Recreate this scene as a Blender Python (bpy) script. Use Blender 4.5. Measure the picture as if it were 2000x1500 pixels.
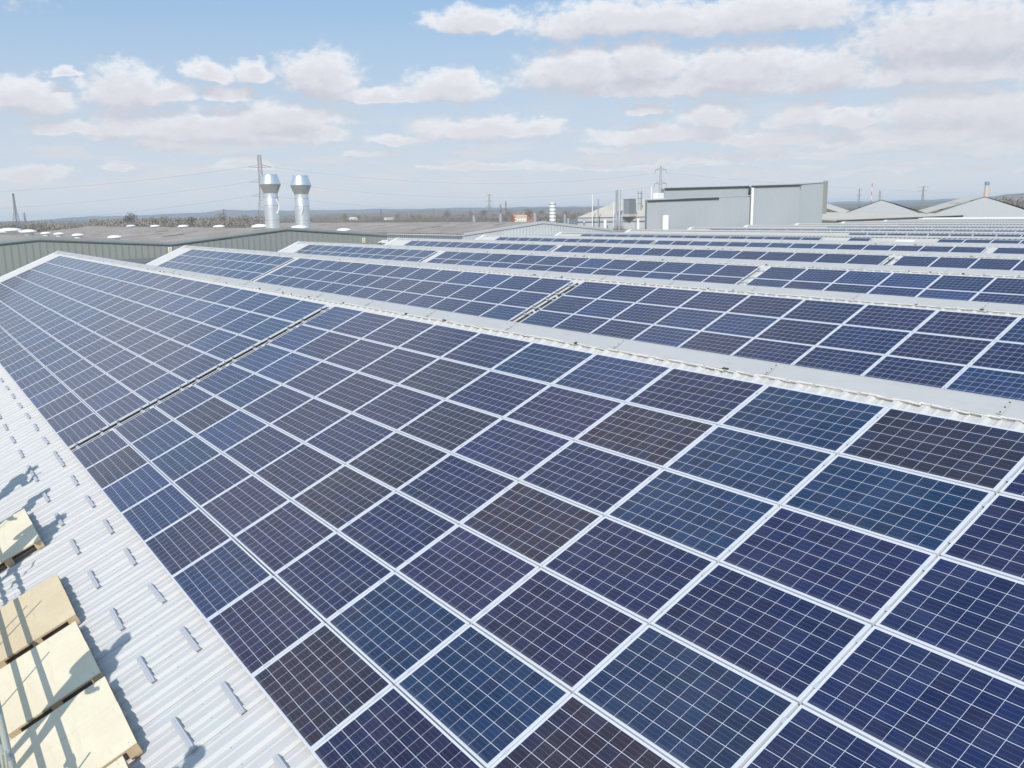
import bpy, math, random
from mathutils import Vector, Matrix
R = math.radians
rnd = random.Random(7)
for o in list(bpy.data.objects): bpy.data.objects.remove(o)
SC = bpy.context.scene
COL = SC.collection

# ------------------------------------------------------------------ camera
T = 0.403                      # pitch of the roof slopes
ST, CT = math.sin(T), math.cos(T)
CAM = Vector((20.629, -9.126, 2.236))
yaw, pit, rol = -0.984, -0.199, -0.02
_f = Vector((math.sin(yaw)*math.cos(pit), math.cos(yaw)*math.cos(pit), math.sin(pit)))
_r = Vector((math.cos(yaw), -math.sin(yaw), 0)); _u = _r.cross(_f)
_r2 = _r*math.cos(rol)+_u*math.sin(rol); _u2 = -_r*math.sin(rol)+_u*math.cos(rol)
cam = bpy.data.cameras.new('camera'); camo = bpy.data.objects.new('camera', cam); COL.objects.link(camo)
camo.matrix_world = Matrix(((_r2.x,_u2.x,-_f.x,CAM.x),(_r2.y,_u2.y,-_f.y,CAM.y),(_r2.z,_u2.z,-_f.z,CAM.z),(0,0,0,1)))
cam.sensor_width = 36; cam.lens = 36*1718.2/2000; cam.shift_x = 46.3/2000; cam.shift_y = 11.3/2000
cam.clip_start = 0.1; cam.clip_end = 60000
SC.camera = camo

# ------------------------------------------------------------------ light
SUN_AZ, SUN_EL = 137.0, 34.0      # azimuth from +Y clockwise
az, el = R(SUN_AZ), R(SUN_EL)
sdir = Vector((math.sin(az)*math.cos(el), math.cos(az)*math.cos(el), math.sin(el)))
sl = bpy.data.lights.new('sun', 'SUN'); slo = bpy.data.objects.new('sun', sl); COL.objects.link(slo)
sl.energy = 3.7; sl.angle = R(0.5); sl.color = (1.0, 0.965, 0.91)
slo.rotation_euler = (-sdir).to_track_quat('-Z', 'Y').to_euler()
SC.view_settings.view_transform = 'Standard'; SC.view_settings.look = 'None'
SC.view_settings.exposure = 0.0; SC.view_settings.gamma = 1.0

W = bpy.data.worlds.new('World'); SC.world = W; W.use_nodes = True
nt = W.node_tree; nt.nodes.clear()
class NB:
    def __init__(s, nt): s.nt = nt
    def n(s, t, **kw):
        o = s.nt.nodes.new(t)
        for k, v in kw.items():
            if k == 'ins':
                for i, val in v.items():
                    if hasattr(val, 'bl_idname') or isinstance(val, bpy.types.NodeSocket): s.nt.links.new(val, o.inputs[i])
                    else: o.inputs[i].default_value = val
            else: setattr(o, k, v)
        return o
    def m(s, op, a, b=None, c=None, clamp=False):
        ins = {0: a}
        if b is not None: ins[1] = b
        if c is not None: ins[2] = c
        return s.n('ShaderNodeMath', operation=op, use_clamp=clamp, ins=ins).outputs[0]
    def v(s, op, a, b=None, c=None):
        ins = {0: a}
        if b is not None: ins[1] = b
        if c is not None: ins[2] = c
        o = s.n('ShaderNodeVectorMath', operation=op, ins=ins)
        return o.outputs['Value'] if op in ('LENGTH','DISTANCE','DOT_PRODUCT') else o.outputs[0]
    def mix(s, f, a, b, blend='MIX'):
        o = s.n('ShaderNodeMix', data_type='RGBA', blend_type=blend)
        for i, val in ((0, f), (6, a), (7, b)):
            if isinstance(val, bpy.types.NodeSocket): s.nt.links.new(val, o.inputs[i])
            else: o.inputs[i].default_value = val if i == 0 else (*val, 1)[:4]
        return o.outputs[2]
    def ramp(s, f, pts):
        o = s.n('ShaderNodeValToRGB', ins={0: f}); e = o.color_ramp.elements
        while len(e) < len(pts): e.new(0.5)
        for q, (p, c) in zip(e, pts): q.position = p; q.color = (*c, 1) if len(c) == 3 else c
        return o.outputs[0]
    def mr(s, v, a, b, c=0.0, d=1.0, smooth=True):
        return s.n('ShaderNodeMapRange', interpolation_type='SMOOTHSTEP' if smooth else 'LINEAR', ins={0: v, 1: a, 2: b, 3: c, 4: d}).outputs[0]

# clouds: heading (deg, clockwise from +Y), height above horizon (deg), half width, half height
CL = [(-82.5,6.5,3.06,1.67),(-80.4,8.2,1.00,0.47),(-77.4,6.9,2.93,2.20),(-75.2,7,2.06,1.13),(-72.7,8.4,1.60,1.00),(-70.2,8.3,1.47,0.93),(-71.8,7.1,1.93,0.87),
 (-66.4,8,2.93,2.20),(-58.2,7.3,3.73,1.67),(-62.5,7,4.66,0.80),(-72.4,5,7.99,1.53),(-68.5,5.8,4.33,1.20),(-80.8,5,2.53,0.80),(-78,5,2.13,1.40),
 (-75,4.1,2.66,0.73),(-82.9,2.6,2.40,0.60),(-78.3,2.9,1.20,0.40),(-71.2,3.1,2.13,0.67),(-66.1,4.6,1.53,0.87),(-56.5,4.8,5.00,1.33),(-61.6,4.5,2.33,0.53),
 (-53,5,1.73,0.80),(-50.4,8,4.65,2.18),(-46.7,8.2,3.40,2.08),(-40.9,7.7,5.26,2.13),(-35.8,7.2,2.98,2.02),(-43.6,7,10.22,1.06),(-56.7,11.1,3.72,1.18),
 (-47.6,10.8,8.05,1.60),(-39.3,10.6,7.12,1.76),(-29,8.5,7.12,2.93),(-30.1,6.9,5.89,1.60),(-42.3,5.3,2.35,1.34),(-46.3,5.8,1.49,0.58),(-37.1,5,2.29,1.18),
 (-34.5,4.7,2.05,0.90),(-30,5,4.03,1.54),(-26.7,4.6,3.72,1.86),(-45.1,4.3,5.33,0.86),(-39.6,4,4.96,0.54),(-30.7,3.7,7.12,0.90),(-27.3,2.9,3.72,0.90),
 (-35,3,11.15,0.54),(-48.8,3.6,2.47,0.38),(-46.6,2.6,8.05,0.32),(-63.6,3.6,2.47,0.38),(-56.5,2.8,4.65,0.34),(-34.6,1.9,10.99,0.40),(-92,13,13.00,5.00),
 (-84,24,16.00,7.00),(-104,30,16.00,7.00),(-60,22,14.00,3.00),(-38,21,16.00,4.00),(-70,38,22.00,9.00),(-15,9,7.00,4.00),(0,16,12.00,6.00),
 (20,10,10.00,4.00),(-125,10,14.00,5.00),(-95,52,26.00,10.00)]
def build_field():
    g = bpy.data.node_groups.new('cloud_field', 'ShaderNodeTree')
    g.interface.new_socket('P', in_out='INPUT', socket_type='NodeSocketVector')
    g.interface.new_socket('F', in_out='OUTPUT', socket_type='NodeSocketFloat')
    b = NB(g); gi = g.nodes.new('NodeGroupInput'); go = g.nodes.new('NodeGroupOutput')
    P = gi.outputs[0]
    n1 = b.n('ShaderNodeTexNoise', noise_dimensions='3D', ins={'Vector': b.v('MULTIPLY', P, (1.0, 1.7, 1)), 'Scale': .42, 'Detail': 9, 'Roughness': .57})
    n2 = b.n('ShaderNodeTexNoise', noise_dimensions='3D', ins={'Vector': b.v('MULTIPLY', P, (1.0, 1.4, 1)), 'Scale': 1.25, 'Detail': 8, 'Roughness': .62})
    off = b.v('SUBTRACT', n1.outputs['Color'], (.5, .5, .5))
    P2 = b.v('MULTIPLY_ADD', off, (2.9, 1.7, 0), P)
    cur = None
    for (a, e, w, h) in CL:
        r_ = b.v('MULTIPLY_ADD', P2, (1/w, 1/h, 0), (-a/w, -e/h, 0))
        q = b.v('LENGTH', b.v('MAXIMUM', r_, b.v('MULTIPLY', r_, (-1, -2.1, 0))))      # flatter bases than tops
        d = b.m('SUBTRACT', 1.0, q)
        cur = d if cur is None else b.m('SMOOTH_MAX', cur, d, .10)
    f = b.m('MULTIPLY_ADD', b.m('SUBTRACT', n2.outputs['Fac'], .5), 1.0, cur)
    g.links.new(f, go.inputs[0]); return g
fld = build_field()
b = NB(nt)
sky = b.n('ShaderNodeTexSky', sky_type='NISHITA', sun_disc=False, sun_elevation=el, sun_rotation=az, altitude=50, air_density=1.15, dust_density=2.2, ozone_density=1.6)
tc = b.n('ShaderNodeTexCoord')
sx = b.n('ShaderNodeSeparateXYZ', ins={0: tc.outputs['Generated']})
azd = b.m('MULTIPLY', b.m('ARCTAN2', sx.outputs[0], sx.outputs[1]), 180/math.pi)
eld = b.m('MULTIPLY', b.m('ARCSINE', sx.outputs[2]), 180/math.pi)
uv = b.n('ShaderNodeCombineXYZ', ins={0: azd, 1: eld, 2: 0.0}).outputs[0]
def F(v):
    o = b.n('ShaderNodeGroup'); o.node_tree = fld; nt.links.new(v, o.inputs[0]); return o.outputs[0]
f0 = F(uv); f1 = F(b.v('ADD', uv, (.3, .9, 0)))
cov = b.mr(f0, -.12, .44)
thick = b.mr(f0, .1, .8)
lit = b.mr(b.m('SUBTRACT', f0, f1), -.50, .62)
lift = b.mr(eld, 0.5, 13.0, 0.0, 1.0, False)
ccol = b.mix(lit, (.59, .615, .69), (.945, .955, .975))
ccol = b.mix(b.m('MULTIPLY', thick, .55), ccol, (.60, .61, .69))
haz = b.mr(eld, 0.0, 9.0, .78, 0.0)
horizon = (.78, .805, .845)
ccol = b.mix(b.m('MULTIPLY', haz, .75), ccol, (.725, .735, .775))
skyc = b.v('SCALE', sky.outputs[0]); 
skyc.node.inputs['Scale'].default_value = .125
skyb = b.mix(b.mr(eld, -1.0, 14.0, .92, .06, False), b.mix(.72, skyc, (.235, .475, .79)), horizon)
cloud_str = b.v('SCALE', ccol); cloud_str.node.inputs['Scale'].default_value = 1.0
final = b.mix(b.m('MULTIPLY', cov, b.mr(eld, .4, 4.5, .55, .97)), skyb, cloud_str)
# faint broken streaks low over the horizon
st = b.n('ShaderNodeTexNoise', ins={'Vector': b.v('MULTIPLY', uv, (.22, 1.15, 1)), 'Scale': 1.0, 'Detail': 7, 'Roughness': .55})
stm = b.m('MULTIPLY', b.mr(st.outputs['Fac'], .49, .63), b.m('MULTIPLY', b.mr(eld, .2, 1.6), b.mr(eld, 7.5, 3.5)))
final = b.mix(b.m('MULTIPLY', stm, .62), final, (.735, .735, .77))
bg = b.n('ShaderNodeBackground', ins={'Color': final, 'Strength': 1.0})
W.cycles.sampling_method = 'NONE'
out = b.n('ShaderNodeOutputWorld', ins={0: bg.outputs[0]})

# ------------------------------------------------------------------ materials
MATS = {}
def mat(name, col, rough=.6, metal=0.0, spec=.5, noise=None, bump=None, coord='Object', streak=None):
    """noise = (scale, amount, second colour); bump = (scale, strength)"""
    if name in MATS: return MATS[name]
    m = bpy.data.materials.new(name); m.use_nodes = True; t = m.node_tree; p = t.nodes['Principled BSDF']
    p.inputs['Base Color'].default_value = (*col, 1); p.inputs['Roughness'].default_value = rough
    p.inputs['Metallic'].default_value = metal; p.inputs['Specular IOR Level'].default_value = spec
    nb = NB(t)
    tcn = nb.n('ShaderNodeTexCoord')
    if noise:
        sc, am, c2 = noise
        nz = nb.n('ShaderNodeTexNoise', ins={'Vector': tcn.outputs[coord], 'Scale': sc, 'Detail': 6, 'Roughness': .65})
        fac = nb.m('MULTIPLY', nb.mr(nz.outputs['Fac'], .35, .7), am)
        if streak:
            n3 = nb.n('ShaderNodeTexNoise', ins={'Vector': nb.v('MULTIPLY', tcn.outputs[coord], streak[0]), 'Scale': 1.0, 'Detail': 7, 'Roughness': .6})
            fac = nb.m('MAXIMUM', fac, nb.m('MULTIPLY', nb.mr(n3.outputs['Fac'], .48, .72), streak[1]))
        t.links.new(nb.mix(fac, col, c2), p.inputs['Base Color'])
        t.links.new(nb.m('MULTIPLY_ADD', nz.outputs['Fac'], .2, rough-.1), p.inputs['Roughness'])
    if bump:
        nz2 = nb.n('ShaderNodeTexNoise', ins={'Vector': tcn.outputs[coord], 'Scale': bump[0], 'Detail': 4})
        bp = nb.n('ShaderNodeBump', ins={'Strength': bump[1], 'Distance': .02, 'Height': nz2.outputs['Fac']})
        t.links.new(bp.outputs[0], p.inputs['Normal'])
    MATS[name] = m; return m

def cell_material(name, mode):
    m = bpy.data.materials.new(name); m.use_nodes = True; t = m.node_tree; p = t.nodes['Principled BSDF']; nb = NB(t)
    uvn = nb.n('ShaderNodeUVMap', uv_map='UVMap')
    s = nb.n('ShaderNodeSeparateXYZ', ins={0: uvn.outputs[0]})      # UV in metres on the laminate
    if mode == 'object':
        oi = nb.n('ShaderNodeObjectInfo'); tint = oi.outputs['Color']; rn = oi.outputs['Random']
    else:
        at = nb.n('ShaderNodeAttribute', attribute_name='tint'); tint = at.outputs['Color']; rn = nb.m('MULTIPLY', s.outputs[2], 1.0)
        rn = at.outputs['Alpha']
    GX, GY = .1588, .1562; mx, my = .0135, .0115
    X = nb.m('DIVIDE', nb.m('SUBTRACT', s.outputs[0], mx), GX); Y = nb.m('DIVIDE', nb.m('SUBTRACT', s.outputs[1], my), GY)
    ix, iy = nb.m('FLOOR', X), nb.m('FLOOR', Y); fx, fy = nb.m('FRACT', X), nb.m('FRACT', Y)
    ex = nb.m('MULTIPLY', nb.m('MINIMUM', fx, nb.m('SUBTRACT', 1.0, fx)), GX)
    ey = nb.m('MULTIPLY', nb.m('MINIMUM', fy, nb.m('SUBTRACT', 1.0, fy)), GY)
    gapx = nb.m('LESS_THAN', ex, .0018); gapy = nb.m('LESS_THAN', ey, .0026)
    outm = nb.m('MAXIMUM', nb.m('MAXIMUM', nb.m('LESS_THAN', X, 0.0), nb.m('GREATER_THAN', X, 10.0)), nb.m('MAXIMUM', nb.m('LESS_THAN', Y, 0.0), nb.m('GREATER_THAN', Y, 6.0)))
    white = nb.m('MAXIMUM', nb.m('MAXIMUM', gapx, gapy), outm)
    bb = None
    for c in (.18, .5, .82):
        q = nb.m('LESS_THAN', nb.m('ABSOLUTE', nb.m('SUBTRACT', fy, c)), .0062)
        bb = q if bb is None else nb.m('MAXIMUM', bb, q)
    cv = nb.n('ShaderNodeCombineXYZ', ins={0: nb.m('MULTIPLY_ADD', rn, 37.3, ix), 1: nb.m('MULTIPLY_ADD', rn, 91.7, iy), 2: rn})
    wn = nb.n('ShaderNodeTexWhiteNoise', noise_dimensions='3D', ins={0: cv.outputs[0]})
    ws = nb.n('ShaderNodeSeparateColor', ins={0: wn.outputs['Color']})
    # broad drift of tone across the panel plus cell to cell change and a crystalline grain
    big = nb.n('ShaderNodeTexNoise', noise_dimensions='4D', ins={'Vector': uvn.outputs[0], 'W': nb.m('MULTIPLY', rn, 50.0), 'Scale': 1.1, 'Detail': 2})
    gr = nb.n('ShaderNodeTexVoronoi', ins={'Vector': uvn.outputs[0], 'Scale': 70.0})
    grc = nb.n('ShaderNodeSeparateColor', ins={0: gr.outputs['Color']})
    val = nb.m('ADD', nb.m('MULTIPLY_ADD', ws.outputs[0], .34, .62), nb.m('MULTIPLY_ADD', grc.outputs[0], .24, nb.m('MULTIPLY_ADD', big.outputs['Fac'], .5, -.2)))
    c = nb.v('MULTIPLY', tint, nb.n('ShaderNodeCombineXYZ', ins={0: val, 1: val, 2: val}).outputs[0])
    c = nb.mix(nb.m('MULTIPLY', nb.m('GREATER_THAN', ws.outputs[1], .7), .24), c, (.022, .020, .042))
    c = nb.mix(nb.m('MULTIPLY', nb.m('LESS_THAN', ws.outputs[1], .22), .30), c, (.012, .026, .080))
    c = nb.mix(nb.m('MULTIPLY', bb, .24), c, (.42, .44, .50))
    c = nb.mix(nb.m('MULTIPLY', white, .85), c, (.70, .72, .78))
    ds = nb.n('ShaderNodeTexNoise', noise_dimensions='4D', ins={'Vector': uvn.outputs[0], 'W': nb.m('MULTIPLY', rn, 9.0), 'Scale': 2.5, 'Detail': 5})
    c = nb.mix(nb.m('MULTIPLY', nb.mr(ds.outputs['Fac'], .35, .75), .025), c, (.45, .43, .42))
    # grime gathering along the lower frame, and a few droppings
    gl = nb.m('MULTIPLY', nb.mr(s.outputs[1], .06, .0), nb.m('MULTIPLY', ds.outputs['Fac'], .22))
    c = nb.mix(gl, c, (.46, .44, .40))
    dv = nb.n('ShaderNodeTexVoronoi', voronoi_dimensions='4D', ins={'Vector': uvn.outputs[0], 'W': nb.m('MULTIPLY', rn, 31.0), 'Scale': 1.3, 'Randomness': 1.0})
    c = nb.mix(nb.m('MULTIPLY', nb.m('LESS_THAN', dv.outputs['Distance'], nb.m('MULTIPLY', nb.m('GREATER_THAN', rn, .55), .014)), .8), c, (.75, .74, .70))
    t.links.new(c, p.inputs['Base Color'])
    p.inputs['Roughness'].default_value = .24; p.inputs['IOR'].default_value = 1.45
    p.inputs['Specular IOR Level'].default_value = .38
    p.inputs['Coat Weight'].default_value = .2; p.inputs['Coat Roughness'].default_value = .05
    return m
M_cell = cell_material('solar_cells', 'object'); M_cell2 = cell_material('solar_cells_far', 'attr')
M_alu = mat('anodised_aluminium', (.72, .73, .76), .45, .1, .5, noise=(1.3, .3, (.70, .70, .72)))
M_rail = mat('mill_aluminium', (.50, .505, .53), .6, .05, noise=(14, .3, (.44, .445, .47)))
M_roof = mat('coated_roof_sheet', (.57, .56, .54), .6, 0, .3, noise=(1.4, .4, (.50, .49, .465)), streak=((5, .5, .5), .75))
M_lap = mat('sheet_lap_line', (.40, .39, .37), .8)
M_roof2 = mat('aged_beige_roof_sheet', (.55, .525, .475), .7, 0, .25, noise=(.5, .5, (.48, .45, .40)))
M_cap = mat('ridge_flashing_sheet', (.50, .49, .475), .55, 0, .3, noise=(.9, .45, (.44, .43, .41)), streak=((2.2, 9, 9), .8))
M_verge = mat('verge_flashing_sheet', (.80, .79, .77), .5, 0, .3, noise=(1.2, .3, (.60, .59, .57)))
M_foam = mat('weathered_sealant', (.80, .78, .73), .9, 0, .1, noise=(7, .7, (.60, .57, .51)), bump=(60, .8))
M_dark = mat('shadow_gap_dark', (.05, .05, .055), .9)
M_ply = mat('pale_plywood', (.84, .75, .56), .7, 0, .25, noise=(2.0, .6, (.75, .64, .45)), streak=((1.2, 16, 4), .7))
M_wood = mat('pallet_softwood', (.60, .45, .28), .8, 0, .2, noise=(5, .6, (.42, .30, .18)))
M_galv = mat('galvanised_tube', (.50, .51, .46), .55, .25, noise=(9, .7, (.50, .51, .30)))
M_clad = mat('green_grey_cladding', (.305, .32, .295), .55, .05, .4, noise=(.35, .4, (.28, .295, .275)))
M_cladcap = mat('green_grey_capping', (.24, .265, .255), .5, .05, .45, noise=(.8, .3, (.30, .32, .31)))
M_asb = mat('fibre_cement_roof', (.33, .275, .235), .92, 0, .15, noise=(.32, .9, (.43, .385, .345)))
M_whitewall = mat('white_cladding', (.60, .62, .61), .6, 0, .3, noise=(.4, .4, (.52, .53, .52)))
M_blue = mat('blue_grey_cladding', (.46, .48, .485), .6, .0, .3, noise=(.10, .5, (.43, .45, .455)), streak=((1.2, 1.2, .05), .5))
M_blue2 = mat('pale_blue_cladding', (.44, .465, .47), .6, .0, .3, noise=(.10, .5, (.41, .44, .45)))
M_beige = mat('beige_roof_sheet', (.66, .60, .50), .75, 0, .2, noise=(.16, .8, (.56, .50, .41)), streak=((.6, .6, .1), .5))
M_steel = mat('stainless_flue', (.80, .81, .80), .33, .75, .5, noise=(.5, .25, (.66, .71, .73)))
M_dgrey = mat('dull_grey_metal', (.38, .41, .43), .5, .5, noise=(2, .4, (.30, .32, .34)))
M_white = mat('white_grp', (.85, .84, .80), .5, 0, .4)
M_gutter = mat('dark_gutter', (.07, .085, .085), .5)
M_brick = mat('red_brick', (.42, .19, .13), .9, noise=(.2, .4, (.34, .16, .12)))
M_tile = mat('red_roof_tile', (.50, .22, .15), .85, noise=(.2, .5, (.40, .20, .14)))
M_pyl = mat('pylon_steel', (.30, .28, .28), .6, .1)
M_wire = mat('conductor_wire', (.22, .23, .25), .6, .3)
M_bark = mat('bare_twigs', (.30, .27, .245), .95, 0, .1, noise=(.08, .8, (.36, .315, .27)))
M_bark2 = mat('olive_bare_crown', (.26, .245, .205), .95, 0, .1, noise=(.06, .8, (.32, .27, .225)))
M_yel = mat('yellow_sign_paint', (.80, .68, .12), .5)
M_black = mat('black_paint', (.02, .02, .02), .6)
M_cloth = mat('dark_work_clothes', (.05, .06, .10), .9)
M_skin = mat('skin', (.50, .32, .24), .6)
M_red = mat('red_paint', (.55, .10, .08), .6)
M_steam = None

# ------------------------------------------------------------------ mesh helpers
class MB:
    def __init__(s): s.v = []; s.f = []; s.mi = []; s.uv = {}; s.k = 0
    def poly(s, pts, mi=0, uv=None):
        i = len(s.v); s.v += [tuple(p) for p in pts]; s.f.append(tuple(range(i, i+len(pts)))); s.mi.append(mi)
        if uv: s.uv[len(s.f)-1] = uv
    def box(s, lo, hi, fr=None, mi=0):
        x0, y0, z0 = lo; x1, y1, z1 = hi
        P = [(x0,y0,z0),(x1,y0,z0),(x1,y1,z0),(x0,y1,z0),(x0,y0,z1),(x1,y0,z1),(x1,y1,z1),(x0,y1,z1)]
        if fr: P = [fr(p) for p in P]
        i = len(s.v); s.v += [tuple(p) for p in P]
        for q in ((0,3,2,1),(4,5,6,7),(0,1,5,4),(1,2,6,5),(2,3,7,6),(3,0,4,7)):
            s.f.append(tuple(i+a for a in q)); s.mi.append(mi)
    def tube(s, a, c, r, n=8, r2=None, caps=True, mi=0):
        a, c = Vector(a), Vector(c); d = (c-a).normalized(); r2 = r if r2 is None else r2
        x = d.orthogonal().normalized(); y = d.cross(x); i = len(s.v)
        for (p, rr) in ((a, r), (c, r2)):
            for k in range(n):
                t = 2*math.pi*k/n; s.v.append(tuple(p+(x*math.cos(t)+y*math.sin(t))*rr))
        for k in range(n): s.f.append((i+k, i+(k+1)%n, i+n+(k+1)%n, i+n+k)); s.mi.append(mi)
        if caps:
            s.f.append(tuple(i+k for k in range(n))[::-1]); s.mi.append(mi)
            s.f.append(tuple(i+n+k for k in range(n))); s.mi.append(mi)
    def lathe(s, prof, n=24, at=(0,0,0), mi=0):
        i = len(s.v)
        for (r, z) in prof:
            for k in range(n):
                t = 2*math.pi*k/n; s.v.append((at[0]+r*math.cos(t), at[1]+r*math.sin(t), at[2]+z))
        for j in range(len(prof)-1):
            for k in range(n):
                a = i+j*n; s.f.append((a+k, a+(k+1)%n, a+n+(k+1)%n, a+n+k)); s.mi.append(mi)
        s.f.append(tuple(i+k for k in range(n))[::-1]); s.mi.append(mi)
        e = i+(len(prof)-1)*n; s.f.append(tuple(e+k for k in range(n))); s.mi.append(mi)
    def mesh(s, name, mats, smooth=False):
        me = bpy.data.meshes.new(name); me.from_pydata(s.v, [], s.f); 
        for m in (mats if isinstance(mats, (list, tuple)) else [mats]): me.materials.append(m)
        me.polygons.foreach_set('material_index', s.mi)
        if smooth: me.polygons.foreach_set('use_smooth', [True]*len(s.f))
        if s.uv:
            L = me.uv_layers.new(name='UVMap')
            for fi, co in s.uv.items():
                for li, c in zip(me.polygons[fi].loop_indices, co): L.data[li].uv = c
        me.update(); return me
    def build(s, name, mats, parent=None, smooth=False, loc=None):
        me = s.mesh(name, mats, smooth); o = bpy.data.objects.new(name, me); COL.objects.link(o)
        if parent: o.parent = parent
        if loc: o.location = loc
        return o
def smooth_by(o, ang=35):
    me = o.data
    me.polygons.foreach_set('use_smooth', [True]*len(me.polygons))
    try: me.set_sharp_from_angle(angle=R(ang))
    except Exception: pass
    return o
def tag(o, label, cat, group=None):
    o['label'] = label; o['category'] = cat
    if group: o['group'] = group
    return o
def kind(o, k): o['kind'] = k; return o
def empty(name, loc=(0,0,0), rot=None):
    o = bpy.data.objects.new(name, None); COL.objects.link(o); o.location = loc; o.empty_display_size = .2
    if rot is not None: o.rotation_euler = rot
    return o
def copy_tree(o, parent=None):
    c = o.copy(); COL.objects.link(c)
    if parent: c.parent = parent
    for ch in o.children: copy_tree(ch, c)
    return c

# slope frame of bay n: x along the ridge, j metres down the slope from the top of the panels, h above the panel glass
S = 9.319
def sp(n, x, j, h=0.0): return Vector((x, n*S - j*CT - h*ST, -j*ST + h*CT))
HR = -0.125                    # roof sheet (pan) level
NB_BAYS = 13
RX0 = {0: -48.2}; 
def rx0(n): return RX0.get(n, -50.2)
def rx1(n): return [30, 22, 16, 11, 7, 3, -1, -5, -9, -13, -17, -21, -25][n]

# ------------------------------------------------------------------ the factory with its sawtooth roof
fac = tag(empty('factory_building', (-10, 0, -8)), 'white sawtooth-roofed factory carrying the solar panels, long parallel ridges', 'building')
P0 = (10, 0, 8)
def fbuild(mb, name, m, smooth=False):
    o = mb.build(name, m, fac, smooth, loc=P0); return o
RP = 0.335
for n in range(NB_BAYS):
    x0, x1 = rx0(n), rx1(n)
    jt, jb = -0.48, (10.0 if n == 0 else 9.3)
    mb = MB(); rows = []
    xs = []
    k0 = math.floor((x0-12.98)/RP)
    xx = 12.98 + k0*RP
    while xx < x1:
        # crown, webs, pan with a faint stiffener
        for dx, hh in ((-.058,0.0),(-.026,.036),(.026,.036),(.058,0.0),(.118,0.0),(.134,.010),(.158,.010),(.174,0.0)):
            q = xx+dx
            if x0 <= q <= x1: xs.append((q, hh))
        xx += RP
    xs = [(x0, 0.0)]+xs+[(x1, 0.0)]
    i = 0
    for j in (jt, jb):
        for (q, hh) in xs: mb.v.append(tuple(sp(n, q, j, HR+hh)))
    N = len(xs)
    for k in range(N-1): mb.f.append((k+N, k+1+N, k+1, k)); mb.mi.append(0)
    if n == 0:
        f0_ = lambda p: sp(0, p[0], p[1], p[2])
        xx = 12.98-RP*60
        while xx < x1-1:        # side laps of the sheets
            mb.box((xx+.060, 6.9, HR+.0005), (xx+.068, jb, HR+.0025), fr=f0_, mi=1); xx += RP*3
        for jl in (8.95,): mb.box((x0+.5, jl, HR+.001), (x1, jl+.012, HR+.004), fr=f0_, mi=1)
        xx = 12.98-RP*60
        while xx < x1-1:
            for js in (7.55, 8.82, 9.7): mb.box((xx+.080, js-.009, HR+.0005), (xx+.097, js+.009, HR+.008), fr=f0_, mi=2)
            xx += RP
    fbuild(mb, 'roof_slope', [M_roof if n < 5 else M_roof2, M_lap, M_rail])
    # ridge capping: front lip, slope, bend, short back fall
    mb = MB(); pr = [(-.275, -.085), (-.28, -.066), (-.56, -.052), (-.61, -.070)]
    pts = [(sp(n, 0, j, h).y, sp(n, 0, j, h).z) for j, h in pr] + [(n*S+.66, .06), (n*S+.69, -.2)]
    segs = 1
    for a, c in zip(pts, pts[1:]): mb.poly([(x0-.02, a[0], a[1]), (x1, a[0], a[1]), (x1, c[0], c[1]), (x0-.02, c[0], c[1])])
    x = x0+1.3
    while x < x1 and n < 4:
        mb.box((x, -.57, -.0525), (x+.05, -.282, -.0475), fr=lambda p, n=n: sp(n, p[0], p[1], p[2]))
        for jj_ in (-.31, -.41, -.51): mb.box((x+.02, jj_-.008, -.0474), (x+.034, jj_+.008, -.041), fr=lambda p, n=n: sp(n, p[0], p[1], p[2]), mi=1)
        x += 3.0
    x = x0+.4
    while x < x1:
        if n <= 4:
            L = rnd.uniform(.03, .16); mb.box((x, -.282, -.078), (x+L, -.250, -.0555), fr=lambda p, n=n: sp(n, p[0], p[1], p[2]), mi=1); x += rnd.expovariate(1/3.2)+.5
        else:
            mb.box((x, -.28, -.115), (x+.17, -.265, -.066), fr=lambda p, n=n: sp(n, p[0], p[1], p[2]), mi=1); x += RP  # dark dashes standing in for the shade under the cap edge
    fbuild(mb, 'ridge_cap', [M_cap, M_dark])
    # steep glazed north face falling to the next valley
    mb = MB(); mb.poly([(x0+.1, n*S+.64, .0), (x1, n*S+.64, .0), (x1, n*S+.66, -3.95), (x0+.1, n*S+.66, -3.95)])
    fbuild(mb, 'north_face', M_whitewall)
    # verge flashing on the left gable
    mb = MB(); w0 = -.42 if n else -.46
    mb.box((x0-.08, -.60, -.10), (x0+.40, (9.95 if n == 0 else 9.2), -.055), fr=lambda p, n=n: sp(n, p[0], p[1], p[2]))
    mb.box((x0-.10, -.60, -.50), (x0-.06, (9.95 if n == 0 else 9.2), -.055), fr=lambda p, n=n: sp(n, p[0], p[1], p[2]))
    fbuild(mb, 'verge_flashing', M_verge)
    mb = MB(); mb.poly([(x0-.04, n*S+.55, .1), (x0-.04, n*S+.66, -8), (x0-.04, n*S-9.0, -8), (x0-.04, n*S-9.2, -4.1)])
    fbuild(mb, 'gable_wall', M_whitewall)
M_fill = mat('foam_filler_pale', (.62, .60, .55), .85, noise=(3, .6, (.52, .50, .45)))
for n in range(0, 5):
    mb = MB(); mb.box((rx0(n)+.3, -.292, -.124), (rx1(n), -.268, -.068), fr=lambda p, n=n: sp(n, p[0], p[1], p[2])); fbuild(mb, 'foam_filler', M_fill)
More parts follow.
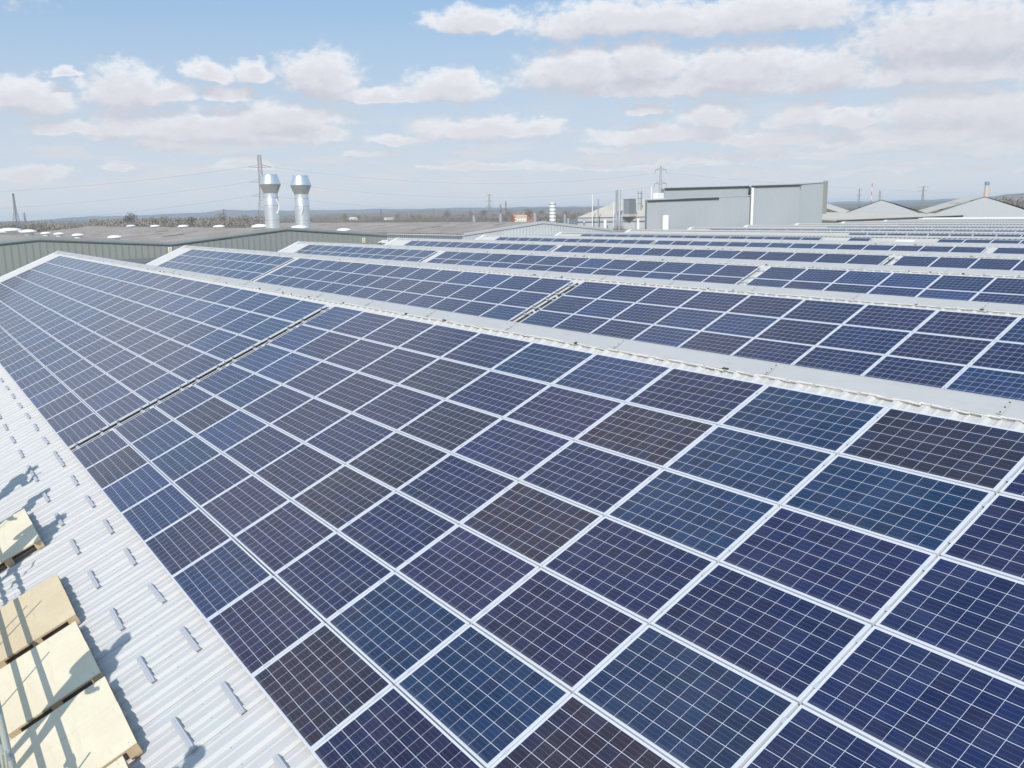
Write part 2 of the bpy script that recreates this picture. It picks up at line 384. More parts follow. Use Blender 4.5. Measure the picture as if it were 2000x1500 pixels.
# weathered sealant along the edge of the ridge flashings; dark cracks and painted shade under them belong to the flashing mesh
for n in range(0, 5):
    x0, x1 = rx0(n)+.3, rx1(n)
    mb = MB(); x = x0; step = .16 if n < 3 else .3; jj = 0
    while x < x1:
        jj = .6*jj + .4*rnd.uniform(-.014, .018)
        L = step*rnd.uniform(.6, 1.5); h = rnd.uniform(-.006, .006)
        mb.tube(sp(n, x, -.262+jj, -.078+h), sp(n, x+L, -.262+jj+rnd.uniform(-.012, .018), -.081+h), rnd.uniform(.007, .014), 6, rnd.uniform(.007, .014))
        x += L*rnd.choice((.9, .9, .9, .9, 1.2))
    fbuild(mb, 'sealant_line', M_foam)
mb = MB(); mb.box((-48.2, -9.32, -4.25), (30, -9.12, -4.02)); mb.box((-48.2, -9.36, -4.25), (30, -9.32, -3.9)); fbuild(mb, 'eaves_gutter', M_dgrey)
mb = MB(); mb.box((-48.1, -9.1, -8), (29.9, -9.0, -4.1)); fbuild(mb, 'front_wall', M_whitewall)
# translucent rooflights on the sixth slope and the bright ridge roll at the far end
mb = MB(); mb.box((-13.6, .05, HR+.036), (-12.3, 2.6, HR+.05), fr=lambda p: sp(5, p[0], p[1], p[2])); fbuild(mb, 'rooflight_sheet', M_white)
mb = MB(); mb.box((-50, 12*S-.1, .06), (-25, 12*S+.5, .30)); mb.box((-50, 12*S+.5, -8), (-25, 12*S+.7, .2)); fbuild(mb, 'ridge_roll', M_white)
mb = MB(); mb.box((-51.5, 12*S+.4, .05), (30, 12*S+.9, .24)); fbuild(mb, 'ridge_roll', M_verge)
kind(MB().build('_', M_dark), 'structure') if False else None

# ------------------------------------------------------------------ solar panels
PW, PH, A, B = 1.648, .980, 1.675, 1.0
fr_w, fr_h = .0105, .040
def frame_mb():
    m = MB()
    w, h = PW/2, PH/2
    m.box((-w, -h, -fr_h), (w, -h+fr_w, 0)); m.box((-w, h-fr_w, -fr_h), (w, h, 0))
    m.box((-w, -h+fr_w, -fr_h), (-w+fr_w, h-fr_w, 0)); m.box((w-fr_w, -h+fr_w, -fr_h), (w, h-fr_w, 0))
    return m
def glass_mb():
    m = MB(); w, h = PW/2-fr_w, PH/2-fr_w
    W2, H2 = 2*w, 2*h
    m.poly([(-w,-h,-.0025),(w,-h,-.0025),(w,h,-.0025),(-w,h,-.0025)], uv=[(0,0),(W2,0),(W2,H2),(0,H2)])
    m.poly([(-w,-h,-.012),(-w,h,-.012),(w,h,-.012),(w,-h,-.012)], uv=[(-1,-1)]*4)
    return m
me_frame = frame_mb().mesh('frame', M_alu); me_glass = glass_mb().mesh('cell_sheet', M_cell)
TONE = {'navy': (.011, .018, .068), 'indigo': (.015, .018, .068), 'teal': (.011, .031, .082), 'blue': (.014, .031, .098),
        'purple': (.020, .018, .060), 'brown': (.024, .019, .037)}
TN = {'navy': 'navy blue', 'indigo': 'indigo', 'teal': 'teal blue', 'blue': 'bright blue', 'purple': 'purplish', 'brown': 'brownish black'}
SPEC = {}
def sset(r, s):
    for c, t in enumerate(s.split()): SPEC[(0, 'C', r, c+1)] = {'n':'navy','i':'indigo','t':'teal','b':'blue','p':'purple','r':'brown'}[t]
sset(1, 'b i p i p t b i t r i'); sset(2, 'b i p p r p p r t t i'); sset(3, 'b b i p p r i n t i n')
sset(4, 'n b i p i r i r i n n'); sset(5, 'i r b n p r i p p t n'); sset(6, 'i b t i p p n t t r n'); sset(7, 'i r b b p b p r p i n')
OFF = {0: dict(A=-23.57, B=-.461, C=0), 1: dict(A=-26.17, B=-1.94, C=-1.356), 2: dict(A=-26.42, B=-1.95, C=-1.48), 3: dict(A=-26.39, B=-2.38, C=-1.8), 4: dict(A=-26.65, B=-2.9, C=-2.39)}
cands = []
for n in range(5):
    for sec, cnt in (('A', 12), ('B', 14), ('C', 16)):
        for k in range(cnt):
            xc = OFF[n][sec] + (k+.5)*A*(1 if sec == 'C' else -1)
            if sec == 'B' and n in (1, 2, 3, 4): pass
            for r in range(7 if n == 0 else (5 if n == 1 else 3)): cands.append((n, sec, r+1, k+1, xc))
for n, blocks in {5: ((-46.08, 16, 'A'), (-17.05, 1, 'B'), (-10.68, 8, 'C')), 6: ((-23.47, 13, 'A'),), 7: ((-46.82, 24, 'A'),), 8: ((-38.87, 17, 'A'),), 9: ((-36.46, 13, 'A'),), 10: ((-46.67, 17, 'A'),), 11: ((-46.2, 14, 'A'),)}.items():
    for (xs0, cnt, sec) in blocks:
        for k in range(cnt):
            for r in range(2): cands.append((n, sec, r+1, k+1, xs0+(k+.5)*A))
def proj(P):
    d = P-CAM; z = d.dot(_f)
    return (1000-46.3+1718.2*d.dot(_r2)/z, 750+11.3-1718.2*d.dot(_u2)/z, z)
vis = []
for (n, sec, r, k, xc) in cands:
    cs = [proj(sp(n, xc+sx*PW/2, r-.5+sy*.49)) for sx in (-1, 1) for sy in (-1, 1)]
    if min(c[2] for c in cs) < .5: continue
    if max(c[0] for c in cs) < 3 or min(c[0] for c in cs) > 1997 or min(c[1] for c in cs) > 1497: continue
    hidden = False; part = 1.0
    if n:
        tot = 0
        for jj in (r-.95, r-.75, r-.5, r-.25, r-.05):
            P = sp(n, xc, jj); t = ((n-1)*S+.58-CAM.y)/(P.y-CAM.y); z = CAM.z+t*(P.z-CAM.z)
            tot += z > .18
        part = tot/5
        if tot == 0: hidden = True
    if hidden: continue
    a, b_, c, d = cs[0], cs[1], cs[3], cs[2]
    pp = [a, b_, c, d]
    pp = [(min(max(q[0], 0), 2000), min(max(q[1], 0), 1500)) for q in pp]
    ar = abs(sum(pp[i][0]*pp[(i+1) % 4][1]-pp[(i+1) % 4][0]*pp[i][1] for i in range(4)))/2*part
    vis.append((ar, n, sec, r, k, xc))
vis.sort(reverse=True)
near, far = vis[:300], vis[300:]
ORD = ['', 'first', 'second', 'third', 'fourth', 'fifth', 'sixth', 'seventh', 'eighth', 'ninth', 'tenth', 'eleventh', 'twelfth', 'thirteenth', 'fourteenth', 'fifteenth', 'sixteenth']
slope_name = {0: 'nearest roof slope', 1: 'second roof slope', 2: 'third roof slope', 3: 'fourth roof slope', 4: 'fifth roof slope'}
trng = random.Random(21)
proto = None
rotm = Matrix.Rotation(T, 4, 'X')
for (ar, n, sec, r, k, xc) in near:
    tone = SPEC.get((n, sec, r, k)) or trng.choice(['navy', 'indigo', 'indigo', 'indigo', 'blue', 'blue', 'purple', 'purple', 'navy', 'navy', 'blue', 'indigo', 'teal', 'blue'] if n == 0 else ['navy', 'indigo', 'indigo', 'blue', 'purple'])
    if proto is None:
        t = proto = empty('solar_panel')
        for nm, me in (('frame', me_frame), ('cell_sheet', me_glass)):
            o = bpy.data.objects.new(nm, me); COL.objects.link(o); o.parent = t
        cm = MB(); cm.box((PW/2-.004,-.028,.0005),(PW/2+.030,.028,.004)); cme = cm.mesh('clamp', M_rail)
        for yy in (-.29, .29):
            o = bpy.data.objects.new('clamp', cme); COL.objects.link(o); o.parent = t; o.location = (0, yy, 0)
    else: t = copy_tree(proto)
    t.matrix_world = Matrix.Translation(sp(n, xc+trng.uniform(-.003, .003), r-.5+trng.uniform(-.0025, .0025), trng.uniform(-.002, .002))) @ rotm @ Matrix.Rotation(trng.uniform(-.0012, .0012), 4, 'Z')
    c = TONE[tone]; v = trng.uniform(.85, 1.2)
    for ch in t.children:
        if ch.name.startswith('cell'): ch.color = (c[0]*v, c[1]*v, c[2]*v, 1)
    ref = {'C': 'right of gap' if n else 'right of black gap', 'B': 'left of gap' if n else 'left of black gap', 'A': 'left of first gap' if n else 'left of white seam'}[sec]
    tag(t, f'{TN[tone]} solar panel, {slope_name[n]}, {ORD[r]} row down, {ORD[k]} column {ref}', 'solar panel', 'solar panels covering the roof slopes')
# the rest, farther down the roofs, as one mass
fm = MB(); tints = []
for (ar, n, sec, r, k, xc) in far:
    f = lambda p, n=n, xc=xc, r=r: sp(n, xc+p[0], r-.5-p[1], p[2])
    w, h = PW/2, PH/2; i0 = len(fm.f)
    for lo, hi in (((-w,-h,-fr_h),(w,-h+fr_w,0)), ((-w,h-fr_w,-fr_h),(w,h,0)), ((-w,-h+fr_w,-fr_h),(-w+fr_w,h-fr_w,0)), ((w-fr_w,-h+fr_w,-fr_h),(w,h-fr_w,0))):
        fm.box(lo, hi, fr=f)
    tints += [(0, 0, 0, 0)]*(len(fm.f)-i0)
    w, h = w-fr_w, h-fr_w
    fm.poly([f(p) for p in ((-w,h,-.0025),(w,h,-.0025),(w,-h,-.0025),(-w,-h,-.0025))], mi=1, uv=[(0,0),(2*w,0),(2*w,2*h),(0,2*h)])
    c = TONE[trng.choice(['navy', 'indigo', 'blue', 'purple', 'teal'])]; tints.append((*c, trng.random()))
fo = fm.build('solar_panel', [M_alu, M_cell2])
ca = fo.data.color_attributes.new('tint', 'FLOAT_COLOR', 'CORNER')
for pl, tc_ in zip(fo.data.polygons, tints):
    for li in pl.loop_indices: ca.data[li].color = tc_
tag(fo, 'rows of small far-off solar panels on the distant roof slopes', 'solar panels'); kind(fo, 'stuff')

# ------------------------------------------------------------------ short mounting rails
def rail_tree():
    t = empty('mounting_rail')
    m = MB(); m.box((-.36,-.036,0),(.36,.036,.004)); m.box((-.36,-.024,.004),(.36,.024,.016)); m.box((-.36,-.026,.016),(.36,-.002,.020)); m.box((-.36,.002,.016),(.36,.026,.020))
    m.build('channel', M_rail, t)
    m = MB(); m.box((-.010,-.025,.0205),(.010,.025,.024)); m.tube((0,0,.024),(0,0,.029),.006); m.build('clamp', M_rail, t)
    for sx in (-1, 1):
        m = MB(); m.tube((sx*.35,0,.005),(sx*.35,0,.018),.010,6); m.build('screw', M_alu, t)
    return t
proto_r = None
def put_rail(n, x, j, label, group):
    global proto_r
    if proto_r is None: t = proto_r = rail_tree()
    else: t = copy_tree(proto_r)
    t.matrix_world = Matrix.Translation(sp(n, x, j, HR+.035)) @ rotm @ Matrix.Rotation(rnd.uniform(-.03, .03), 4, 'Z')
    tag(t, label, 'mounting rail', group)
ORDX = lambda i: ['zeroth','first','second','third','fourth','fifth','sixth','seventh','eighth','ninth','tenth','eleventh','twelfth','thirteenth','fourteenth','fifteenth','sixteenth','seventeenth','eighteenth','nineteenth','twentieth'][i]
xs_r = [1.675*k+.1 for k in range(9)]+[-.46-1.675*k-.12 for k in range(0, 13)]
for r_, j in enumerate((7.32, 7.92)):
    srt = sorted(xs_r, reverse=True)
    for q, x in enumerate(srt):
        x -= .12; j = (7.26, 7.86)[r_]
        P = proj(sp(0, x, j))
        if P[0] < -40 or P[1] > 1540: continue
        rown = 'upper row' if r_ == 0 else 'lower row'
        cn = round(x/1.675) if x > -.1 else round((-x-.6)/1.675)
        side = 'right' if x > -.1 else 'left'
        put_rail(0, x, j, f'short aluminium rail on bare roof, {rown}, level with {ORDX(cn+1)} panel joint {side} of gap', 'short mounting rails screwed to bare roof')
for j in range(7):
    for dj in (.22, .80):
        put_rail(0, -.23, j+dj, f'short aluminium rail bridging the black gap, {"upper" if dj<.5 else "lower"} one of {ORDX(j+1)} panel row down', 'rails bridging the gaps')
for n, xg, w in ((1, -1.65, .6), (2, -1.72, .5), (3, -2.1, .6)):
    for j in range(3 if n < 3 else 1):
        for dj in (.22, .80):
            put_rail(n, xg, j+dj, f'short aluminium rail in the gap of the {ORD[n+1]} slope, {"upper" if dj<.5 else "lower"} one of {ORDX(j+1)} row', 'rails bridging the gaps')
# dark strip standing in for the deep shade in the black gap
mb = MB()
for j in range(7):
    mb.box((-.42, j+.06, HR+.002), (-.04, j+.96, HR+.034), fr=lambda p: sp(0, p[0], p[1], p[2]))
tag(mb.build('dark_gap_strip', M_dark), 'long dark strip of painted shade filling the black gap down the nearest roof slope', 'strip')

for n, xa, xb in ((1, -1.73, -1.66), (3, -2.27, -2.20)):  # narrow dark strips along the panel gaps
    mb = MB()
    for j in range(3): mb.box((xa, j+.05, HR+.037), (xb, j+.95, HR+.06), fr=lambda p, n=n: sp(n, p[0], p[1], p[2]))
    tag(mb.build('dark_gap_strip', M_dark), f'dark strip in the panel gap of the {ORD[n+1]} roof slope', 'strip')
# ------------------------------------------------------------------ plywood topped pallets at the eaves
M_ply2 = mat('tan_plywood', (.72, .60, .40), .7, 0, .25, noise=(2.0, .6, (.64, .50, .32)), streak=((1.2, 16, 4), .7))
def pallet(x0, x1, j0, j1, hh, label, dh=.0, rot=0.0, pm=None):
    x0 -= .145; x1 -= .145; j0 -= .10; j1 -= .10
    cx, cj = (x0+x1)/2, (j0+j1)/2; w, d = (x1-x0)/2, (j1-j0)/2
    t = empty('pallet'); t.matrix_world = Matrix.Translation(sp(0, cx, cj, HR+.036+dh)) @ rotm @ Matrix.Rotation(rot, 4, 'Z')
    m = MB(); sx_ = -w+2*w*.42; m.box((-w,-d,hh-.014),(sx_-.003,d-.004,hh)); m.box((sx_+.003,-d+.01,hh-.014),(w,d,hh))
    for a in (-1, 0, 1):
        for c in (-1, 0, 1):
            for e_ in (-.03, .03): m.box((a*(w-.05)+e_-.004, c*(d-.07)-.004, hh), (a*(w-.05)+e_+.004, c*(d-.07)+.004, hh+.001), mi=1)
    m.build('plywood_top', [pm or M_ply, M_gutter], t)
    m = MB(); m.box((-w+.004,-d+.004,hh-.034),(w-.004,d-.004,hh-.0145)); m.build('deck_boards', M_wood, t)
    for a in (-1, 0, 1):
        for c in (-1, 0, 1):
            m = MB(); m.box((a*(w-.05)-.05, c*(d-.07)-.065, .0205), (a*(w-.05)+.05, c*(d-.07)+.065, hh-.0345)); m.build('block', M_wood, t)
    for c in (-1, 0, 1):
        m = MB(); m.box((-w+.006, c*(d-.07)-.06, .0), (w-.006, c*(d-.07)+.06, .02)); m.build('bottom_board', M_wood, t)
    tag(t, label, 'pallet', 'plywood topped pallets along the eaves')
pallet(2.35, 4.38, 8.36, 9.55, .17, 'pale plywood topped pallet standing alone, farthest up the bare roof', rot=.01)
pallet(6.22, 7.95, 8.36, 9.52, .165, 'tan plywood pallet between the lone pallet and the brightest cream one', rot=-.006, pm=M_ply2)
pallet(8.13, 9.84, 8.40, 9.56, .15, 'brightest cream plywood pallet crossed by a shadow, in the row of pallets', rot=.004)
pallet(10.02, 11.68, 8.37, 9.55, .16, 'large light plywood pallet at the bottom left, in front of the brightest one', rot=.0)
pallet(11.82, 13.6, 8.53, 9.66, .19, 'light plywood pallet cut off by the bottom edge of the picture', rot=.0, dh=.02)

# ------------------------------------------------------------------ guard rail at the eaves (its tube enters at the lower left)
gr = tag(empty('guard_rail', (5, -8.84, -3.95)), 'weathered scaffold tube guard rail running past the pallets at lower left edge', 'guard rail')
def g(p): return (p[0]-5, p[1]+8.84, p[2]+3.95)
for z, y in ((-2.90, -8.80), (-3.22, -8.83)):
    m = MB()
    x = -30.0
    while x < 17: m.tube(g((x, y, z)), g((x+6.3, y, z)), .036, 12); x += 6.3
    smooth_by(m.build('rail', M_galv, gr))
for x in (12.05, 11.6, 5.6):
    m = MB(); m.tube(g((x-.07, -8.80, -2.90)), g((x+.07, -8.80, -2.90)), .047, 12); m.box(g((x-.035, -8.86, -2.95)), g((x+.035, -8.80, -2.84))); m.build('coupler', M_dgrey, gr)
for (tx, ty, tz) in ((7.55, -8.8, -2.47), (7.25, -8.8, -2.72), (5.6, -8.8, -2.42), (9.1, -8.8, -2.66), (3.2, -8.8, -2.5), (11.9, -8.8, -2.62), (13.6, -8.8, -2.62)):
    m = MB(); m.tube(g((tx, ty-.04, -3.9)), g((tx, ty-.04, tz)), .013, 8); m.build('post', M_galv, gr)
wk = MB(); wk.box((-8, -10.3, -3.26), (16.5, -9.42, -3.2))
wk_o = wk.build('scaffold_walkway', M_wood)
for q in range(9):
    for yy in (-10.25, -9.47):
        m = MB(); m.tube((-7.5+q*2.95, yy, -8), (-7.5+q*2.95, yy, -3.27), .025, 8); m.build('standard', M_galv, wk_o)
tag(wk_o, 'timber scaffold walkway outside the eaves beyond the guard rail', 'walkway')

# workers standing on the walkway just outside the left edge; their shadows fall on the roof, three are added casters
def person(x, y, z, h, face, label, pose=0):
    t = empty('person', (x, y, z), (0, 0, face)); k = h/1.78
    J = {'pel': (0,0,.96), 'sp': (0,.0,1.16), 'ch': (0,-.01,1.36), 'nk': (0,0,1.50), 'hd': (0,.02,1.62), 'tp': (0,.01,1.74),
         'sl': (-.18,0,1.42), 'el': (-.27,.03,1.15), 'wl': (-.22,.22,1.02), 'sr': (.18,0,1.42), 'er': (.27,.03,1.15), 'wr': (.22,.22,1.02),
         'hl': (-.10,0,.90), 'kl': (-.12,.03,.50), 'al': (-.13,-.01,.09), 'tl': (-.14,.16,.04), 'hr': (.10,0,.90), 'kr': (.12,.03,.50), 'ar': (.13,-.01,.09), 'tr': (.14,.16,.04)}
    if pose: J['er'] = (.30,.16,1.24); J['wr'] = (.16,.34,1.38)
    E_ = [('pel','sp'),('sp','ch'),('ch','nk'),('nk','hd'),('hd','tp'),('ch','sl'),('sl','el'),('el','wl'),('ch','sr'),('sr','er'),('er','wr'),('pel','hl'),('hl','kl'),('kl','al'),('al','tl'),('pel','hr'),('hr','kr'),('kr','ar'),('ar','tr')]
    RAD = {'pel': .15,'sp': .14,'ch': .165,'nk': .055,'hd': .098,'tp': .07,'sl': .075,'el': .05,'wl': .034,'sr': .075,'er': .05,'wr': .034,'hl': .10,'kl': .065,'al': .042,'tl': .04,'hr': .10,'kr': .065,'ar': .042,'tr': .04}
    nm = list(J); me = bpy.data.meshes.new('body'); me.from_pydata([tuple(c*k for c in J[a]) for a in nm], [(nm.index(a), nm.index(c)) for a, c in E_], [])
    o = bpy.data.objects.new('body', me); COL.objects.link(o); o.parent = t; me.materials.append(M_cloth)
    sk = o.modifiers.new('skin', 'SKIN'); sv = me.skin_vertices[0].data
    for i_, a in enumerate(nm): sv[i_].radius = (RAD[a]*k, RAD[a]*k*.82)
    sv[0].use_root = True
    ss = o.modifiers.new('sub', 'SUBSURF'); ss.levels = 2; ss.render_levels = 2; sk.use_smooth_shade = True
    hm = MB(); hm.lathe([(.13,0),(.125,.03),(.10,.085),(.05,.115),(.005,.12)], 16); ho = hm.build('helmet', M_white, t, True, loc=(0, .01*k, 1.66*k))
    for s_ in (-1, 1):
        w_ = J['wl'] if s_ < 0 else J['wr']
        hb = MB(); base = Vector(w_)*k
        hb.box(tuple(base+Vector((-.035, .0, -.018))), tuple(base+Vector((.035, .085, .012))))
        for q in range(4):
            fx = -.029+q*.0195; ln = (.055, .065, .06, .045)[q]
            hb.tube(base+Vector((fx, .08, -.002)), base+Vector((fx, .08+ln*.6, -.012)), .0085, 6, .008); hb.tube(base+Vector((fx, .08+ln*.6, -.012)), base+Vector((fx, .08+ln*.85, -.045)), .008, 6, .007)
        hb.tube(base+Vector((-s_*.035, .02, 0)), base+Vector((-s_*.07, .065, -.01)), .011, 6, .009)
        hb.build('hand', M_skin, t, True)
    return tag(t, label, 'person', 'workers on the walkway')
# heads at the places that throw the head shadows
LH = -sdir
def caster(sh, yline):
    L = (sh[1]-yline)/LH.y
    return sh[0]-LH.x*L, sh[2]-LH.z*L
for sh, hgt, fc, pz, lb in (((8.87,-7.16,-3.16), 1.9, .15, 0, 'worker in dark clothes and white helmet on the walkway, second from the front'),
                        ((12.04,-7.12,-3.14), 1.88, -.2, 1, 'worker in dark clothes raising one arm, nearest the camera on the walkway'),
                        ((3.14,-7.05,-3.11), 1.9, .5, 0, 'unseen worker figure added as shadow caster beside the lone pallet, third from the front'),  # from here on: figures added to cast the broad shadows by the lone pallet
                        ((1.16,-7.07,-3.12), 1.9, -.4, 0, 'unseen worker figure added as shadow caster on the walkway, fourth from the front'),
                        ((-.83,-7.04,-3.11), 1.9, .1, 1, 'unseen worker figure added as shadow caster farthest along the walkway')):
    x, zt = caster(sh, -9.62)
    h = zt+3.2
    person(x, -9.62, -3.2, h, fc, lb, pz)

# ------------------------------------------------------------------ green-grey neighbour with brown fibre cement roofs
XW = -56.0
gb = tag(empty('industrial_building', (XW, 15, -8)), 'long green-grey clad shed with zigzag gables and brown fibre cement roof, far left', 'building')
def gp(p): return (p[0]-XW, p[1]-15, p[2]+8)
prof = [(-24, .15), (-19.5, -.1), (-9.6, -.02), (0.4, .90), (10.35, .02), (20.5, 1.17), (30.5, .30)]
prof = [(-29, .20), (-19.6, 1.05), (-9.6, .25), (0.4, 1.02), (10.35, .30), (20.5, 1.27), (30.5, .42)]
def ztop(y):
    for (a, za), (c, zc) in zip(prof, prof[1:]):
        if a <= y <= c: return za+(zc-za)*(y-a)/(c-a)
    return 0
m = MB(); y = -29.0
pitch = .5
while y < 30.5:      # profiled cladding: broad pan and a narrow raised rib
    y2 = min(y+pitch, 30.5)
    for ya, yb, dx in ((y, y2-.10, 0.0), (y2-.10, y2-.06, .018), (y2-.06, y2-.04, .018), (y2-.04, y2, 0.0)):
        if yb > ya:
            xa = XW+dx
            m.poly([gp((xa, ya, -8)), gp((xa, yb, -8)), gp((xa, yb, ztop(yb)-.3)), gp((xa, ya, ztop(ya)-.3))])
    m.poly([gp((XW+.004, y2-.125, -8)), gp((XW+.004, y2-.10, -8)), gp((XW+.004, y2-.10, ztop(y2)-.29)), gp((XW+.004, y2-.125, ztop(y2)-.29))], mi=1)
    m.poly([gp((XW+.018, y2-.04, -8)), gp((XW, y2-.04, -8)), gp((XW, y2-.04, ztop(y2)-.3)), gp((XW+.018, y2-.04, ztop(y2)-.3))], mi=1)  # far side of the rib painted dark as its shade
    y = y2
m.build('wall', [M_clad, mat('seam_and_shade_dark', (.15, .16, .145), .8)], gb)
m = MB()
for (a, za), (c, zc) in zip(prof, prof[1:]):       # rolled capping, rounded section
    sec = [(-.25, -.02), (-.10, .02), (.05, .0), (.12, -.07), (.14, -.17), (.09, -.27), (.0, -.29)]
    for (u0, w0), (u1, w1) in zip(sec, sec[1:]):
        m.poly([gp((XW+u0, a, za+w0)), gp((XW+u1, a, za+w1)), gp((XW+u1, c, zc+w1)), gp((XW+u0, c, zc+w0))])
smooth_by(m.build('parapet_capping', M_cladcap, gb), 60)
def corr_roof(y0, z0, y1, z1, xa, xb, parent, g_, material, name='roof', step=.8, amp=.05, dz=-.12):
    """sheeted slope between two ridge/valley lines, corrugations running down the slope"""
    m = MB(); N = max(2, int(abs(xb-xa)/step))
    base = len(m.v)
    for i in range(N+1):
        x = xa+(xb-xa)*i/N; hh = amp if i % 2 else 0
        m.v.append(tuple(g_((x, y0, z0+dz+hh)))); m.v.append(tuple(g_((x, y1, z1+dz+hh))))
    for i in range(N): m.f.append((base+2*i, base+2*i+2, base+2*i+3, base+2*i+1)); m.mi.append(0)
    return m.build(name, material, parent)
for (a, za), (c, zc) in zip(prof, prof[1:]):
    corr_roof(a, za, c, zc, XW-.2, XW-95, gb, gp, M_asb)
M_pale = mat('pale_sheet', (.50, .47, .43), .8)
for q in range(26):       # weathered pale sheets and rooflight strips
    side = rnd.choice((3, 3, 4, 4, 4)); (a, za), (c, zc) = prof[side], prof[side+1]
    u = rnd.uniform(.1, .8); L = rnd.uniform(.12, .22); x = XW-rnd.uniform(3, 60)
    p0 = (a+(c-a)*u, za+(zc-za)*u-.05); p1 = (a+(c-a)*(u+L), za+(zc-za)*(u+L)-.05)
    m = MB(); m.poly([gp((x, p0[0], p0[1])), gp((x+.5, p0[0], p0[1])), gp((x+.5, p1[0], p1[1])), gp((x, p1[0], p1[1]))])
    m.build('pale_sheet', M_pale, gb)
m = MB(); m.box(gp((XW-95, -29, -8)), gp((XW-.3, 30.2, -1.2))); m.build('body_wall', M_clad, gb)
# lower dark lean-to between the two buildings
m = MB(); m.box((-55.9, 4.6, -8), (-50.6, 10.6, -.93)); lt = m.build('lean_to_roof', mat('grey_bitumen_felt', (.19, .195, .19), .9, noise=(1.5, .5, (.15, .155, .155)), streak=((.3, 9, 1), .7)))
tag(lt, 'grey flat felt roof squeezed between the green-grey wall and the first white gable', 'flat roof')

# warning signs and the white floodlight on that wall
def sign(y, z, label):
    t = empty('warning_sign', (XW+.05, y, z))
    m = MB(); m.box((0,-.16,-.24),(.012,.16,.24)); m.build('plate', M_white, t)
    m = MB(); m.box((.0125,-.13,-.21),(.016,.13,-.02)); m.build('yellow_panel', M_yel, t)
    m = MB(); m.poly([(.017,-.10,.03),(.017,.10,.03),(.017,0,.20)]); m.poly([(.0175,-.065,.045),(.0175,.065,.045),(.0175,0,.155)], mi=1); m.box((.018,-.008,.075),(.0185,.008,.12), mi=0); m.build('triangle_symbol', [M_black, M_yel], t)
    for k_ in range(3):
        m = MB(); m.box((.0165,-.10,-.06-.05*k_-.012),(.0175,.10,-.06-.05*k_)); m.build('text_line', M_black, t)
    return tag(t, label, 'sign', 'warning signs on the grey wall')
sign(10.15, -.34, 'yellow and white warning sign at the valley of the grey wall, left one')
sign(28.0, -.13, 'yellow and white warning sign near the right end of the grey wall')
t = empty('floodlight', (XW+.1, 29.5, -.3)); m = MB(); m.tube((0,0,-.08),(.5,.25,.02),.06,8); m.build('arm', M_white, t); m = MB(); m.box((.35,.15,-.12),(.75,.65,.16)); m.build('lamp_head', M_white, t)
tag(t, 'white floodlight on a bracket at the right end of the grey wall', 'floodlight')

# domed ventilators
def dome(x, y, z, s, label, grp, low=False):
    t = empty('roof_ventilator', (x, y, z))
    m = MB(); m.lathe([(.42*s,-.5),(.42*s,.10*s)], 20); m.build('upstand', M_white, t)
    m = MB(); m.lathe([(.66*s,.0),(.70*s,.06*s),(.64*s,.14*s),(.46*s,.22*s),(.22*s,.26*s),(.01,.27*s)], 24); o = m.build('dome', M_white, t, True, loc=(0,0,.12*s))
    return tag(t, label, 'roof ventilator', grp)
G1 = 'white domed ventilators along the brown roof ridge'
for i, (x, y) in enumerate(((-118,20.5),(-103.6,20.5),(-89.9,20.5),(-75.7,20.5),(-63.2,20.6),(-57.8,22.4))):
    dome(x, y, ztop(y)-.16, (.95 if i < 4 else 1.2), f'white domed ventilator on the brown ridge, {ORD[i+1]} from the left' if i < 4 else ('white ventilator dome at the foot of the left flue' if i == 4 else 'white ventilator dome at the foot of the right flue'), G1)
G2 = 'white domed ventilators low on the brown roof'
for i, (x, y, s) in enumerate(((-100.8,4.9,1.45),(-99,6.6,.9),(-96,7.6,.9),(-77.5,6.7,.9),(-60.3,6.8,.9))):
    dome(x, y, ztop(y)+.05, s, f'white domed ventilator low on the brown roof behind the capping, {ORD[i+1]} from the left', G2)
dome(-57.0, 26.5, ztop(26.5)-.1, 1.0, 'small white dome right of the two flues behind the capping', G2)
t = empty('ventilation_box', (-96.3, 2.5, .45)); m = MB(); m.box((-.7,-.9,-.6),(.7,.9,.62)); m.build('casing', M_white, t); m = MB(); m.box((-1,-1.3,.62),(1,1.3,.8)); m.lathe([(1.3,.8),(1.1,1.0),(.6,1.1),(.02,1.12)], 16); m.build('hood', M_white, t)
tag(t, 'large white boxed ventilator at the far left end of the brown roof', 'ventilation box')
t = empty('ventilation_box', (-93, .3, .9)); m = MB(); m.box((-.3,-.5,-.4),(.3,.5,.25)); m.build('casing', M_white, t); m = MB(); m.tube((0,.2,.1),(0,1.5,-.3),.1,8); m.build('duct', M_white, t)
tag(t, 'small white ventilator with sloping duct at the left picture edge', 'ventilation box')

